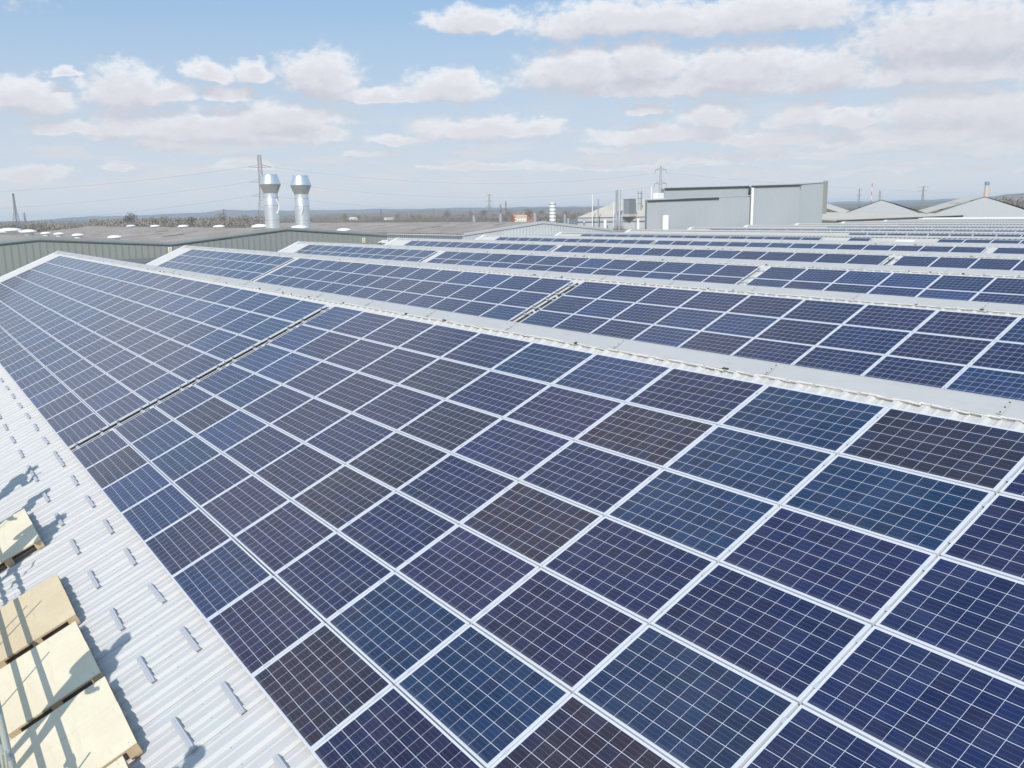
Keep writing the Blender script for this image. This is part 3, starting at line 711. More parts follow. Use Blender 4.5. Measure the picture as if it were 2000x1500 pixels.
# the two big galvanised flues
def flue(x, y, z, label, hoop):
    t = empty('flue_stack', (x, y, z))
    m = MB(); m.lathe([(.70,-.6),(.70,.75),(.715,.76),(.715,.80),(.70,.81),(.70,2.0),(.71,2.01),(.71,2.04),(.70,2.05),(.70,3.05),(.69,3.08),(.66,3.1),(.655,3.45)], 40); smooth_by(m.build('pipe', M_steel, t), 30)
    m = MB(); m.lathe([(.655,3.45),(.99,4.28)], 40); smooth_by(m.build('lower_cone', mat('darker_cone_metal', (.52, .52, .50), .38, .7, .5, noise=(2.5, .5, (.42, .42, .41))), t), 30)  # lower cone in a darker metal tone than the pipe
    for zz in (.95, 2.32, 3.04):
        m = MB(); m.lathe([(.706,zz),(.716,zz+.012),(.706,zz+.03)], 40); m.build('joint_band', M_dgrey, t)
    m = MB(); m.lathe([(.99,4.28),(1.01,4.30),(.99,4.33),(.985,4.34),(.71,5.12),(.735,5.14),(.735,5.20),(.69,5.20)], 40); smooth_by(m.build('cowl', M_steel, t), 30)
    m = MB()
    a0 = R(hoop)
    prev = None
    for q in range(9):
        u = q/8; zz = 1.55+1.35*u; rr = .72+.12*math.sin(math.pi*u); aa = a0+(.25*math.sin(math.pi*u))
        p = Vector((rr*math.cos(aa), rr*math.sin(aa), zz))
        if prev: m.tube(prev, p, .045, 8)
        prev = p
    m.build('lifting_strap', M_white, t)
    m = MB(); m.lathe([(.95,-.15),(.95,.0),(.72,.1)], 24); m.build('flashing_collar', M_verge, t)
    return tag(t, label, 'flue', 'twin galvanised flues with conical cowls')
flue(-61.9, 21.4, .95, 'left one of two tall shiny flues with conical cowls on the brown ridge', 20)
flue(-60.9, 24.05, .82, 'right one of two tall shiny flues with conical cowls, white curved strap in front', -32)

# ------------------------------------------------------------------ white-clad shed with brown roof (third gable)
wb = tag(empty('industrial_building', (XW, 49, -8)), 'white-clad shed with low gable and brown fibre cement roof behind the panels', 'building')
def wp(p): return (p[0]-XW, p[1]-49, p[2]+8)
wpf = [(39.2, .17), (49.3, 1.17), (59.2, .10)]
m = MB()
for (a, za), (c, zc) in zip(wpf, wpf[1:]):
    N = 24
    for i in range(N):
        ya, yb = a+(c-a)*i/N, a+(c-a)*(i+1)/N; f_ = lambda y_: za+(zc-za)*(y_-a)/(c-a)
        ym = ya+(yb-ya)*.75
        m.poly([wp((XW, ya, -8)), wp((XW, ym, -8)), wp((XW, ym, f_(ym))), wp((XW, ya, f_(ya)))])
        m.poly([wp((XW+.03, ym, -8)), wp((XW+.03, yb, -8)), wp((XW+.03, yb, f_(yb))), wp((XW+.03, ym, f_(ym)))])
m.build('gable_wall', M_whitewall, wb)
m = MB(); N = 90
for i in range(N):
    xa, xb = XW-i*.5, XW-(i+1)*.5; xm = xa-.35
    m.poly([wp((xb, 39.2, -8)), wp((xm, 39.2, -8)), wp((xm, 39.2, .05)), wp((xb, 39.2, .05))])
    m.poly([wp((xm, 39.17, -8)), wp((xa, 39.17, -8)), wp((xa, 39.17, .05)), wp((xm, 39.17, .05))])
m.build('side_wall', M_whitewall, wb)
m = MB()
for (a, za), (c, zc) in zip(wpf, wpf[1:]):
    for (u0, w0), (u1, w1) in zip([(-.3,.0),(-.05,.04),(.08,0),(.10,-.22),(.05,-.22)], [(-.05,.04),(.08,0),(.10,-.22),(.05,-.22),(.0,-.22)]):
        m.poly([wp((XW+u0, a, za+w0)), wp((XW+u1, a, za+w1)), wp((XW+u1, c, zc+w1)), wp((XW+u0, c, zc+w0))])
m.build('verge_flashing', M_cap, wb)
for (a, za), (c, zc) in zip(wpf, wpf[1:]): corr_roof(a, za, c, zc, XW-.3, XW-75, wb, wp, M_asb, dz=-.08)
for q in range(14):
    u = rnd.uniform(.05, .75); L = rnd.uniform(.12, .25); x = XW-rnd.uniform(2, 60); z_ = lambda u_: .17+u_*1.0-.02
    m = MB(); m.poly([wp((x, 39.2+10.1*u, z_(u))), wp((x+.5, 39.2+10.1*u, z_(u))), wp((x+.5, 39.2+10.1*(u+L), z_(u+L))), wp((x, 39.2+10.1*(u+L), z_(u+L)))])
    m.build('pale_sheet', M_pale, wb)
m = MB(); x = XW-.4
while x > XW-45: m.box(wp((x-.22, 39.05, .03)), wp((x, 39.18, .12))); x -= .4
m.build('corrugation_end_shade', M_dark, wb)  # dark boxes painting the dotted shade at the sheet ends
m = MB(); m.box(wp((XW-62, 30.6, -8)), wp((XW-.05, 39.1, -.62))); m.build('flat_roof', M_cap, wb)
m = MB(); m.box(wp((XW-70, 38.7, -.02)), wp((XW+.05, 39.05, .06))); m.build('gutter', M_whitewall, wb)
# pale covers lying against the gable
for i, (px, y0, y1, z) in enumerate(((-55.3, 44.0, 47.2, -.35), (-55.3, 47.6, 51.0, -.38), (-54.9, 52.4, 58.5, -.18))):
    m = MB(); m.box((px-.6, y0, z), (px+.3, y1, z+.08)); m.box((px-.5, y0+.1, z-.3), (px+.1, y1-.1, z-.02), mi=1)
    tag(m.build('rooflight_cover', [M_blue2, M_dark]), ['pale translucent cover, left one before the low white gable', 'pale translucent cover, middle one before the low white gable', 'long pale cover right of the low white gable'][i], 'roof cover', 'pale covers before the white gable')

# ------------------------------------------------------------------ pipes and plant beyond the white gable
def stack(x, y, z0, z1, r, label, m_=None, bands=0, cap=False, name='flue_pipe', grp='small roof stacks'):
    t = empty(name, (x, y, z0)); H = z1-z0; m_ = m_ or M_dgrey
    m = MB(); m.lathe([(r,-1.2),(r,H)], 20); smooth_by(m.build('pipe', m_, t))
    if bands:
        m = MB()
        for q in range(bands): zz = H*(q+.5)/bands; m.lathe([(r*1.07,zz-.06),(r*1.07,zz+.06)], 20)
        m.build('band', M_dgrey, t)
    m = MB()
    if cap: m.lathe([(r*1.0,H-.02),(r*1.7,H+.02),(r*1.6,H+.18),(r*.9,H+.36),(.02,H+.42)], 20)
    else: m.lathe([(r*1.05,H-.08),(r*1.05,H)], 20)
    smooth_by(m.build('cowl' if cap else 'rim', m_, t))
    return tag(t, label, 'flue', grp)
stack(-71.7, 50.7, 1.1, 1.85, .27, 'short grey stack on the brown roof, leftmost of three')
stack(-69.9, 53.4, 1.0, 2.05, .27, 'short grey stack on the brown roof, middle of three')
stack(-67.4, 56.8, 1.0, 2.05, .29, 'short grey stack on the brown roof, nearest the banded stack')
stack(-66.1, 58.5, .8, 3.25, .40, 'white and grey banded tall stack right of the brown roof', M_verge, bands=6)
stack(-65.2, 59.7, .5, 1.85, .20, 'narrow grey pipe just right of the banded stack')
stack(-64.9, 60.0, .4, 1.35, .24, 'low grey pipe at the foot of the banded stack')
stack(-63.7, 61.5, .2, .75, .14, 'small capped vent below the beige roof, left one', M_dgrey, cap=True)
stack(-62.0, 63.4, -.1, 1.1, .20, 'white flared vent pipe below the beige roof, left one', M_verge)
stack(-59.4, 66.4, -.2, 1.15, .20, 'white flared vent pipe beside the blue-grey box building', M_verge)
stack(-60.9, 64.7, 1.0, 4.6, .14, 'tall galvanised double pipe in front of the beige roof', M_steel)
stack(-61.2, 64.5, 1.0, 4.55, .12, 'slimmer pipe clamped beside the tall galvanised pipe', M_dgrey)
stack(-63.1, 62.3, 1.4, 4.1, .055, 'thin white pole before the beige roof, tallest and leftmost', M_verge)
stack(-62.6, 62.8, 1.4, 3.55, .06, 'thin dark pole before the beige roof, beside the white one', M_dgrey)
stack(-61.5, 64.3, 1.3, 3.2, .05, 'short thin white pole left of the galvanised pipe', M_verge)
stack(-59.6, 66.2, .8, 2.9, .05, 'thin pole left of the blue-grey box building', M_dgrey)
stack(-61.5, 68.6, 2.6, 4.5, .26, 'wide silver stack on the beige roof beside the box building', M_steel, bands=3)
t = empty('plant_unit', (-60.1, 65.6, 1.7)); m = MB(); m.box((-.5,-.55,0),(.5,.55,1.75)); m.build('casing', M_dgrey, t); m = MB(); m.box((-.55,-.6,1.75),(.55,.6,1.83)); m.build('lid', M_cap, t); m = MB(); m.box((-.6,-.65,-.3),(.6,.65,0)); m.build('base', M_cap, t)
tag(t, 'grey mesh plant box standing on the beige roof', 'plant unit')
stack(-51.0, 62.6, -.4, 1.55, .36, 'plain white cylinder standing before the blue-grey box building', M_white, name='white_tank', grp='tanks')
# beige roofed shed behind
bs = tag(empty('industrial_building', (-62, 75, -8)), 'shed with beige sheeted roof and blue-grey wall left of the box building', 'building')
def bp_(p): return (p[0]+62, p[1]-75, p[2]+8)
m = MB(); A_, B_, C_, D_ = (-66.0, 62.4, 1.42), (-60.0, 68.8, 1.42), (-66.5, 84, 4.9), (-80, 72, 2.4)
m.poly([bp_(A_), bp_((-58.5, 66.9, 1.42)), bp_((-62, 78, 4.0)), bp_((-69, 72.0, 3.45))]); m.poly([bp_(A_), bp_((-69, 72.0, 3.45)), bp_((-76, 76, 2.0)), bp_((-80, 70, .5))])
m.build('roof', M_beige, bs)
m = MB(); m.poly([bp_((-66.0,62.4,-8)), bp_((-58.5,66.9,-8)), bp_((-58.5,66.9,1.4)), bp_((-66.0,62.4,1.4))]); m.poly([bp_((-80,70,-8)), bp_((-66,62.4,-8)), bp_((-66,62.4,1.4)), bp_((-80,70,.4))]); m.build('wall', M_blue2, bs)
for dz in (0, .55):
    m = MB(); m.tube(bp_((-65.98,62.3,1.40-dz)), bp_((-58.48,66.8,1.40-dz)), .06, 6); m.build('gutter' if not dz else 'trim', M_dgrey if dz else M_cap, bs)
m = MB(); m.poly([(-66,60.6,-.35),(-52.2,60.8,-.35),(-58.6,66.7,-.1),(-65.9,62.2,-.1)]); m.poly([(-66,60.6,-8),(-52.2,60.8,-8),(-52.2,60.8,-.35),(-66,60.6,-.35)])
tag(m.build('low_roof', M_asb), 'low brown roof with vents between the white gable and the beige roof', 'roof')

# ------------------------------------------------------------------ big blue-grey box building
bx = tag(empty('box_building', (-52, 76, -8)), 'tall blue-grey clad box building stepped in two heights behind the panels', 'building')
def q_(p): return (p[0]+52, p[1]-76, p[2]+8)
def prism(pts, z0, m_, name, par, conv):
    if len(pts) == 2: pts = [pts[0], pts[1], (pts[1][0]-7.2, pts[1][1]+6.6, pts[1][2]+.3), (pts[0][0]-7.2, pts[0][1]+6.6, pts[0][2]+.3)]      # pts = (x,y,ztop)
    m = MB(); n_ = len(pts)
    m.poly([conv(p) for p in pts])
    for i in range(n_):
        a, c = pts[i], pts[(i+1) % n_]; m.poly([conv((a[0],a[1],z0)), conv((c[0],c[1],z0)), conv(c), conv(a)])
    return m.build(name, m_, par)
prism([(-51.6,60.3,3.12),(-51.6,77.2,3.42)], -8, M_blue, 'low_block', bx, q_)
prism([(-52.0,63.3,4.38),(-52.0,77.3,4.60)], -8, M_blue, 'upper_block', bx, q_)
prism([(-51.6,77.3,4.62),(-51.6,86.5,4.80)], -8, M_blue, 'upper_block', bx, q_)
prism([(-51.9,86.5,4.90),(-51.9,91.7,5.16)], -8, M_blue2, 'end_block', bx, q_)
# shallow vertical profile on the cladding
m = MB()
y = 60.8
while y < 86.3:
    zt = (3.12+(y-60.3)*.0178 if y < 77.2 else 4.62+(y-77.3)*.0196)-.02
    m.box(q_((-51.598, y, -2)), q_((-51.575, y+.09, zt-.2))); y += .9
m.build('cladding_ribs', M_blue, bx)
m = MB()
def gut(m, a, c, r=.075): m.tube(q_(a), q_(c), r, 6)
gut(m, (-51.5,60.3,3.12), (-51.5,71.6,3.30), .09); gut(m, (-51.9,63.3,4.38), (-51.9,77.3,4.62), .09); gut(m, (-51.5,77.3,4.62), (-51.5,86.6,4.80), .09)
m.build('gutter', M_gutter, bx)
m = MB(); m.box(q_((-51.75,60.2,3.18)), q_((-51.45,66,3.28))); 
for (a, c) in (((-51.55,60.2,3.26),(-51.55,77.2,3.56)), ((-51.95,63.2,4.52),(-51.95,77.3,4.76)), ((-51.55,77.3,4.76),(-51.55,86.6,4.94)), ((-51.85,86.5,4.94),(-51.85,91.8,5.20))): gut(m, a, c, .07)
m.build('roof_edge_trim', M_cap, bx)
m = MB(); m.tube(q_((-51.3,77.25,-2)), q_((-51.3,77.25,4.5)), .16, 10); m.build('downpipe', M_white, bx)
m = MB(); m.box(q_((-52.0,91.6,1.2)), q_((-51.6,92.1,5.36))); m.build('corner_trim', M_clad, bx)
# bits on top of it
t = empty('roof_plant', (-53, 64.3, 4.4)); m = MB(); m.box((-.4,-.45,-1.0),(.4,.45,-.35)); m.build('casing', M_white, t); m = MB(); m.tube((0,-1.1,-1),(0,-1.1,.35),.07,8); m.build('pole', M_verge, t)
t.location = (-52.6, 63.0, 4.35); tag(t, 'small white box and pole on the lower step of the box building', 'roof plant')

# ------------------------------------------------------------------ far sheds on the right: beige roofs, blue gables
fs = tag(empty('industrial_building', (-75, 150, -8)), 'row of beige-roofed sheds with two blue-grey gables at far right', 'building')
def fp(p): return (p[0]+75, p[1]-150, p[2]+8)
dv = Vector((12.0, 7.6, 0)).normalized(); nv = Vector((-dv.y, dv.x, 0))
def along(s_, back=0, z=0): P = Vector((-87.4, 147.2, 0))+dv*s_+nv*back; return (P.x, P.y, z)
gab = [(-11, -.2, 2.9), (0.0, .55, None), (7.0, 3.1, 1), (13.6, .5, None), (16.5, .4, None), (24.5, 3.25, 1), (32.5, .2, None)]
m = MB(); 
m.poly([fp(along(0,0,-8)), fp(along(13.6,0,-8)), fp(along(13.6,0,.5)), fp(along(7.0,0,3.1)), fp(along(0,0,.55))])
m.poly([fp(along(13.6,0,-8)), fp(along(16.5,0,-8)), fp(along(16.5,0,.4)), fp(along(13.6,0,.5))])
m.poly([fp(along(16.5,0,-8)), fp(along(32.5,0,-8)), fp(along(32.5,0,.2)), fp(along(24.5,0,3.25)), fp(along(16.5,0,.4))])
m.build('gable_wall', M_blue, fs)
m = MB()
for (s0, z0, s1, z1) in ((-14, .55, -7, 3.1), (-7, 3.1, 0, .55), (0, .55, 7.0, 3.1), (7.0, 3.1, 15, .4), (15, .4, 24.5, 3.25), (24.5, 3.25, 33.5, .2)):
    m.poly([fp(along(s0,-.2 if s0 >= 0 else 3,z0+.05)), fp(along(s1,-.2 if s0 >= 0 else 3,z1+.05)), fp(along(s1,60,z1+.05)), fp(along(s0,60,z0+.05))])
m.build('roof', M_beige, fs)
m = MB()
for s0, z0, s1, z1 in ((2.5,1.5,3.3,1.8),(9.5,2.3,10.3,2.0),(17.5,.8,18.3,1.05),(20.5,2.0,21.1,2.2)):
    for bk in (6, 22): m.poly([fp(along(s0,bk,z0+.1)), fp(along(s1,bk,z1+.1)), fp(along(s1,bk+12,z1+.1)), fp(along(s0,bk+12,z0+.1))])
m.build('rust_streaks', mat('rusty_sheet', (.45, .33, .24), .8), fs)
lr = MB(); lr.poly([(-51,94,.25),(-51,124,.35),(-58,140,.3),(-92,146,1.0),(-66,94,.9)]); lr.poly([(-51,94,-8),(-51,124,-8),(-51,124,.35),(-51,94,.25)]); lo = lr.build('low_roof', M_beige)
tag(lo, 'low beige roof with dark gutter right of the box building', 'roof')
m = MB(); m.tube((-50.95,93.5,.24),(-50.95,124,.33),.11,6); m.build('gutter', M_gutter, lo)

# ------------------------------------------------------------------ steam puff, as a soft volume
sm = bpy.data.materials.new('steam'); sm.use_nodes = True; t_ = sm.node_tree; t_.nodes.clear(); nb = NB(t_)
tcs = nb.n('ShaderNodeTexCoord'); nz = nb.n('ShaderNodeTexNoise', ins={'Vector': tcs.outputs['Object'], 'Scale': 1.6, 'Detail': 4})
ln = nb.v('LENGTH', nb.v('MULTIPLY', tcs.outputs['Object'], (1.1, 1.1, .9)))
den = nb.m('MULTIPLY', nb.mr(nb.m('ADD', ln, nb.m('MULTIPLY', nz.outputs['Fac'], .5)), .45, 1.2, 1.0, 0.0), 1.1)
pv = nb.n('ShaderNodeVolumePrincipled', ins={'Color': (.95,.95,.97,1), 'Density': den}); nb.n('ShaderNodeOutputMaterial', ins={1: pv.outputs[0]})
m = MB(); m.lathe([(.05,-.95),(.5,-.8),(.85,-.3),(.95,.2),(.7,.7),(.3,.95),(.03,1.0)], 16); so = m.build('steam', sm, loc=(-60.2, 63.9, .85)); tag(so, 'wisp of white steam rising in front of the blue-grey wall', 'steam'); kind(so, 'stuff')

# ------------------------------------------------------------------ pylons and wires
def pylon(D_, px, top_h, label, arms=(.86, .70, .54), aw=5.5, bw=4.0, tw=1.0, base=-8.0, yawr=.4, r=.10, name='pylon', droop=False, lean=0):
    """lattice tower; placed along the heading of image column px at distance D_"""
    d = _f + _r2*((px-1000+46.3)/1718.2)+_u2*(346/1718.2); hd = Vector((d.x, d.y, 0)).normalized()
    P = Vector((CAM.x, CAM.y, 0))+hd*D_
    t = empty(name, (P.x, P.y, base), (0, 0, yawr+math.atan2(-hd.x, hd.y)))
    H = top_h-base
    def wd(u): return bw+(1.25-bw)*min(1, u/.52)**.85 if u < .52 else 1.25+(tw*.55-1.25)*((u-.52)/.48)
    m = MB(); lv = [0, .14, .27, .38, .47, .54, .61, .68, .75, .82, .89, .95, 1]
    for a, c in zip(lv, lv[1:]):
        wa, wc = wd(a), wd(c)
        ca_ = [Vector((sx*wa, sy*wa, a*H)) for sx, sy in ((-1,-1),(1,-1),(1,1),(-1,1))]; cc = [Vector((sx*wc, sy*wc, c*H)) for sx, sy in ((-1,-1),(1,-1),(1,1),(-1,1))]
        for i in range(4):
            m.tube(ca_[i], cc[i], r*.75, 4, caps=False); j = (i+1) % 4
            m.tube(ca_[i], cc[j], r*.7, 4, caps=False); m.tube(ca_[j], cc[i], r*.7, 4, caps=False); m.tube(cc[i], cc[j], r*.7, 4, caps=False)
    m.build('lattice_tower', M_pyl, t)
    tips = []
    for u, w in zip(arms, ([aw, aw*1.12, aw] if not isinstance(aw, tuple) else aw)):
        m = MB(); z = u*H; w0 = wd(u)
        for s_ in (-1, 1):
            tip = Vector((s_*w, 0, z+.2))
            for sy in (-1, 1): m.tube((s_*w0*.8, sy*w0, z), tip, r*1.2, 4, caps=False); m.tube((s_*w0*.8, sy*w0, z+H*.035), tip, r, 4, caps=False)
            if droop: m.tube(tip, tip-Vector((0, 0, H*.055)), r*1.4, 4, caps=False); tip = tip-Vector((0, 0, H*.055))
            tips.append(t.matrix_basis @ tip if False else (Matrix.Translation(t.location) @ t.rotation_euler.to_matrix().to_4x4() @ tip))
        m.build('cross_arm', M_pyl, t)
    tag(t, label, 'pylon', 'electricity pylons')
    return tips
tA = pylon(600, 514, 41, 'largest electricity pylon, behind the left flue', arms=(.845, .655, .475), aw=(7.6, 7.2, 7.0), bw=4.2, r=.12, yawr=.25, tw=1.7)
tB = pylon(700, 1289, 34, 'pylon with drooping arms above the left end of the box building', arms=(.93, .69, .45), aw=(4.2, 4.4, 4.4), bw=3.0, yawr=0, r=.24, droop=True)
tC = pylon(1250, 30, 36, 'slim lattice pylon near the left picture edge', arms=(.97,), aw=(1.4,), bw=4.6, yawr=.7, r=.26)
tD = pylon(2600, 47, 26, 'tiny hazy pylon right of the slim one at far left', bw=5, aw=6, r=.32)
tE = pylon(1500, 437, 16, 'small pylon with short arms above the brown roof, left of the flues', arms=(.93, .72, .5), aw=(5.5, 6, 5), bw=2.0, r=.15)
tF = pylon(1300, 956, 28, 'grey lattice pylon standing over the fields at the picture centre', arms=(.95, .72, .5), aw=(4.6, 4.8, 4.6), bw=2.6, r=.2, droop=True, yawr=.1)
tG = pylon(2000, 744, 14, 'faint thin pylon over the fields right of the flues', arms=(.9,), aw=(3,), bw=4.4, r=.22)
pylon(2600, 847, 15, 'faint tiny pylon between the thin one and the centre one', arms=(.9, .7), aw=(5, 5), bw=5, r=.3)
pylon(2400, 918, 12, 'faint tiny pylon just left of the centre one', arms=(.9, .7), aw=(5, 5), bw=3, r=.25)
pylon(1700, 1676, 30, 'small pale pylon left of the red and white mast', arms=(.9, .7), aw=(6, 6), bw=2.4, r=.14)
pylon(1700, 1716, 26, 'small pylon right above the left blue gable peak', arms=(.9, .7), aw=(5, 6), bw=2.4, r=.14)
pylon(1500, 1800, 28, 'small dark pylon between the two blue gables', arms=(.95, .8), aw=(9, 8), bw=2.4, r=.17)
pylon(2500, 1402, 30, 'tiny mast just above the box building roof', arms=(.95,), aw=(3,), bw=2.4, r=.2)
def wire(a, c, sag, label, r=.05, n=26, grp='overhead power lines'):
    m = MB(); pts = []
    for i in range(n+1):
        u = i/n; p = Vector(a).lerp(Vector(c), u); p.z -= sag*4*u*(1-u); pts.append(p)
    for p, q in zip(pts, pts[1:]): m.tube(p, q, r, 4, caps=False)
    o = m.build('power_line', M_wire); return tag(o, label, 'power line', grp)
def leftpt(px, py, D_):
    d = _f + _r2*((px-1000+46.3)/1718.2)-_u2*((py-750-11.3)/1718.2); k = D_/math.hypot(d.x, d.y); return CAM+d*k
lf = [t_ for t_ in tA[0::2]]; rt = [t_ for t_ in tA[1::2]]
for i, (py, nm) in enumerate(((371, 'topmost'), (406, 'middle'), (436, 'lowest'))):
    wire(lf[i], leftpt(-260, py+8, 820), 5, f'{nm} power line running left from the largest pylon')
    wire(rt[i], tB[2*i], 9, f'{nm} faint power line between the two tall pylons', r=.045)
    wire(tB[2*i+1], leftpt(2250, 372+i*14, 1100), 8, f'{nm} faint power line running right of the drooping-arm pylon', r=.04)

# red-white mast and tall chimney
def far_pt(px, D_):
    d = _f + _r2*((px-1000+46.3)/1718.2)+_u2*(346/1718.2); hd = Vector((d.x, d.y, 0)).normalized(); return Vector((CAM.x, CAM.y, 0))+hd*D_
P = far_pt(1700, 1400); t = empty('mast', (P.x, P.y, -8))
for q in range(7):
    m = MB(); m.tube((0,0,q*5.7),(0,0,(q+1)*5.7),.5,8); m.build('mast_band', M_red if q % 2 == 0 else M_white, t)
tag(t, 'red and white banded mast above the far beige roofs', 'mast')
P = far_pt(1923, 1400); t = empty('chimney', (P.x, P.y, -8)); m = MB(); m.lathe([(3.6,0),(2.6,33)], 20); smooth_by(m.build('shaft', mat('pink_concrete', (.62, .48, .42), .9), t)); m = MB(); m.lathe([(2.7,33),(3.2,34.5),(2.9,37.4),(2.3,38)], 20); smooth_by(m.build('top', mat('blue_paint', (.20, .30, .38), .6), t))
tag(t, 'tall pinkish chimney with blue top at the far right horizon', 'chimney')

# ------------------------------------------------------------------ land, hills, woods, houses
gm = bpy.data.materials.new('fields'); gm.use_nodes = True; t_ = gm.node_tree; nb = NB(t_); p_ = t_.nodes['Principled BSDF']; p_.inputs['Roughness'].default_value = .95
tcg = nb.n('ShaderNodeTexCoord')
vo = nb.n('ShaderNodeTexVoronoi', ins={'Vector': nb.v('MULTIPLY', tcg.outputs['Object'], (1, 1, 0)), 'Scale': .0042})
vs = nb.n('ShaderNodeSeparateColor', ins={0: vo.outputs['Color']})
fc = nb.ramp(vs.outputs[0], [(0, (.16,.125,.075)), (.3, (.11,.12,.055)), (.5, (.21,.165,.11)), (.75, (.12,.10,.06)), (1, (.24,.20,.13))])
nzg = nb.n('ShaderNodeTexNoise', ins={'Vector': tcg.outputs['Object'], 'Scale': .03, 'Detail': 8})
t_.links.new(nb.mix(nb.m('MULTIPLY', nzg.outputs['Fac'], .5), fc, (.10,.085,.055)), p_.inputs['Base Color'])
m = MB(); G = 24000
for i in range(-6, 6):
    for j in range(-6, 6): m.poly([(i*G/6, j*G/6, -8), ((i+1)*G/6, j*G/6, -8), ((i+1)*G/6, (j+1)*G/6, -8), (i*G/6, (j+1)*G/6, -8)])
kind(m.build('ground', gm), 'structure')
m = MB(); m.box((-140, -60, -7.996), (60, 200, -7.99)); 
kind(MB.build(m, 'yard', mat('yard_concrete', (.25,.245,.235), .9, noise=(.2,.5,(.2,.2,.19)))), 'structure')
M_hill = mat('hill_woods_and_fields', (.10, .12, .13), .95, noise=(.0016, .9, (.16, .16, .15)))
def hills(D_, prof_, dep, name='hills'):
    m = MB(); rows = []
    pr_ = random.Random(int(D_))
    P_ = []
    for px in range(-600, 2700, 20):
        for (xa, ya), (xb, yb) in zip(prof_, prof_[1:]):
            if xa <= px <= xb: hh = ya+(yb-ya)*(px-xa)/(xb-xa); break
        else: hh = prof_[-1][1]
        hh *= 1+.10*pr_.uniform(-1, 1)
        a = far_pt(px, D_-dep); c = far_pt(px, D_-dep*.3); d2 = far_pt(px, D_); e = far_pt(px, D_+dep)
        top = hh*D_/1718.2+10
        P_.append([(a.x,a.y,-8.2),(c.x,c.y,-8+top*.6),(d2.x,d2.y,-8+top),(e.x,e.y,-8.3)])
    for A1, B1 in zip(P_, P_[1:]):
        for q in range(3): m.poly([A1[q], B1[q], B1[q+1], A1[q+1]])
    me_o = m.build(name, M_hill); 
    return kind(smooth_by(me_o, 80), 'structure')
hills(10500, [(-700,2),(60,1.5),(165,6.5),(300,7.5),(400,10),(455,15),(500,12),(560,11),(640,10),(720,10.5),(800,9.5),(1000,9),(1150,7.5),(1300,5),(1500,6),(1800,6),(1900,8),(2000,12),(2800,10)], 1600)
hills(6200, [(-700,0),(500,0),(560,2),(640,4),(720,3),(760,5),(830,6),(900,3.5),(1000,5.5),(1080,6),(1160,4),(1300,2),(1800,2),(1900,7),(1960,12),(2000,14),(2800,10)], 900)

def crown_pts(m, c, w, h, nq, sz, rr, mi=0):
    for _ in range(nq):
        while True:
            x, y, z = rr.uniform(-1,1), rr.uniform(-1,1), rr.uniform(-1,1)
            if x*x+y*y+z*z < 1 and rr.random() < .35+.65*(x*x+y*y+z*z): break
        p = Vector((c[0]+x*w, c[1]+y*w, c[2]+z*h)); s_ = sz*rr.uniform(.5, 1.4)
        a = Vector((rr.uniform(-1,1), rr.uniform(-1,1), rr.uniform(-.2,1))).normalized()*s_; b2 = a.orthogonal().normalized()*s_*.35
        m.v += [tuple(p-b2), tuple(p+b2), tuple(p+a)]; i = len(m.v); m.f.append((i-3, i-2, i-1)); m.mi.append(mi)
def tree_mesh(seed, H, W_, nq=420):
    rr = random.Random(seed); t = empty('bare_tree')
    m = MB(); m.tube((0,0,0),(0,0,H*.32),H*.028,7,H*.02)
    for q in range(9):
        a = rr.uniform(0, 6.28); u = rr.uniform(.22, .5); e = Vector((math.cos(a)*W_*.7, math.sin(a)*W_*.7, H*rr.uniform(.6, .95)))
        m.tube((0,0,H*u*.6), e*.55+Vector((0,0,H*.12)), H*.014, 5, H*.008, caps=False); m.tube(e*.55+Vector((0,0,H*.12)), e, H*.008, 5, H*.003, caps=False)
    m.build('trunk', M_bark, t)
    m = MB()
    for q in range(8):
        a = rr.uniform(0, 6.28); rad = W_*.5*rr.random()**.5
        crown_pts(m, (math.cos(a)*rad, math.sin(a)*rad, H*rr.uniform(.5,.8)), W_*.55, H*.24, nq//8, H*.06, rr)
    m.build('crown', rr.choice((M_bark, M_bark2)), t)
    return t
protos = [tree_mesh(3, 12, 5.2), tree_mesh(5, 14, 5.5), tree_mesh(9, 10, 4.6)]
spots = []
tr = random.Random(5)
for (pxa, pxb, D0, D1, cnt, s0, s1) in ((215, 490, 900, 1150, 15, .85, 1.25), (600, 1000, 1100, 1600, 13, .8, 1.15), (985, 1140, 650, 900, 6, .7, .9), (10, 200, 800, 1000, 5, .55, .8), (1010, 1240, 1200, 1500, 6, .8, 1.1), (1935, 2000, 500, 700, 4, .9, 1.3)):
    for q in range(cnt): spots.append((pxa+(pxb-pxa)*(q+tr.uniform(.1,.9))/cnt, tr.uniform(D0, D1), tr.uniform(s0, s1)))
spots.sort()
zone = lambda px: 'left of the flues' if px < 500 else ('over the fields right of the flues' if px < 985 else ('by the red-roofed houses' if px < 1300 else 'at the far right edge'))
cntz = {}
tot = {}
for s_ in spots: tot[zone(s_[0])] = tot.get(zone(s_[0]), 0)+1
for i, (px, D_, s_) in enumerate(spots):
    k = i % 3
    t = protos[k] if i < 3 else copy_tree(protos[k])
    P = far_pt(px, D_); t.location = (P.x, P.y, -8); t.scale = (s_*tr.uniform(.95,1.35), s_*tr.uniform(.95,1.35), s_); t.rotation_euler = (0, 0, tr.uniform(0, 6.28))
    z_ = zone(px); cntz[z_] = cntz.get(z_, 0)+1; n_ = cntz[z_]
    o_ = ORDX(n_)
    tag(t, f'bare winter tree {z_}, {o_} from the left', 'tree', 'bare trees on the horizon')
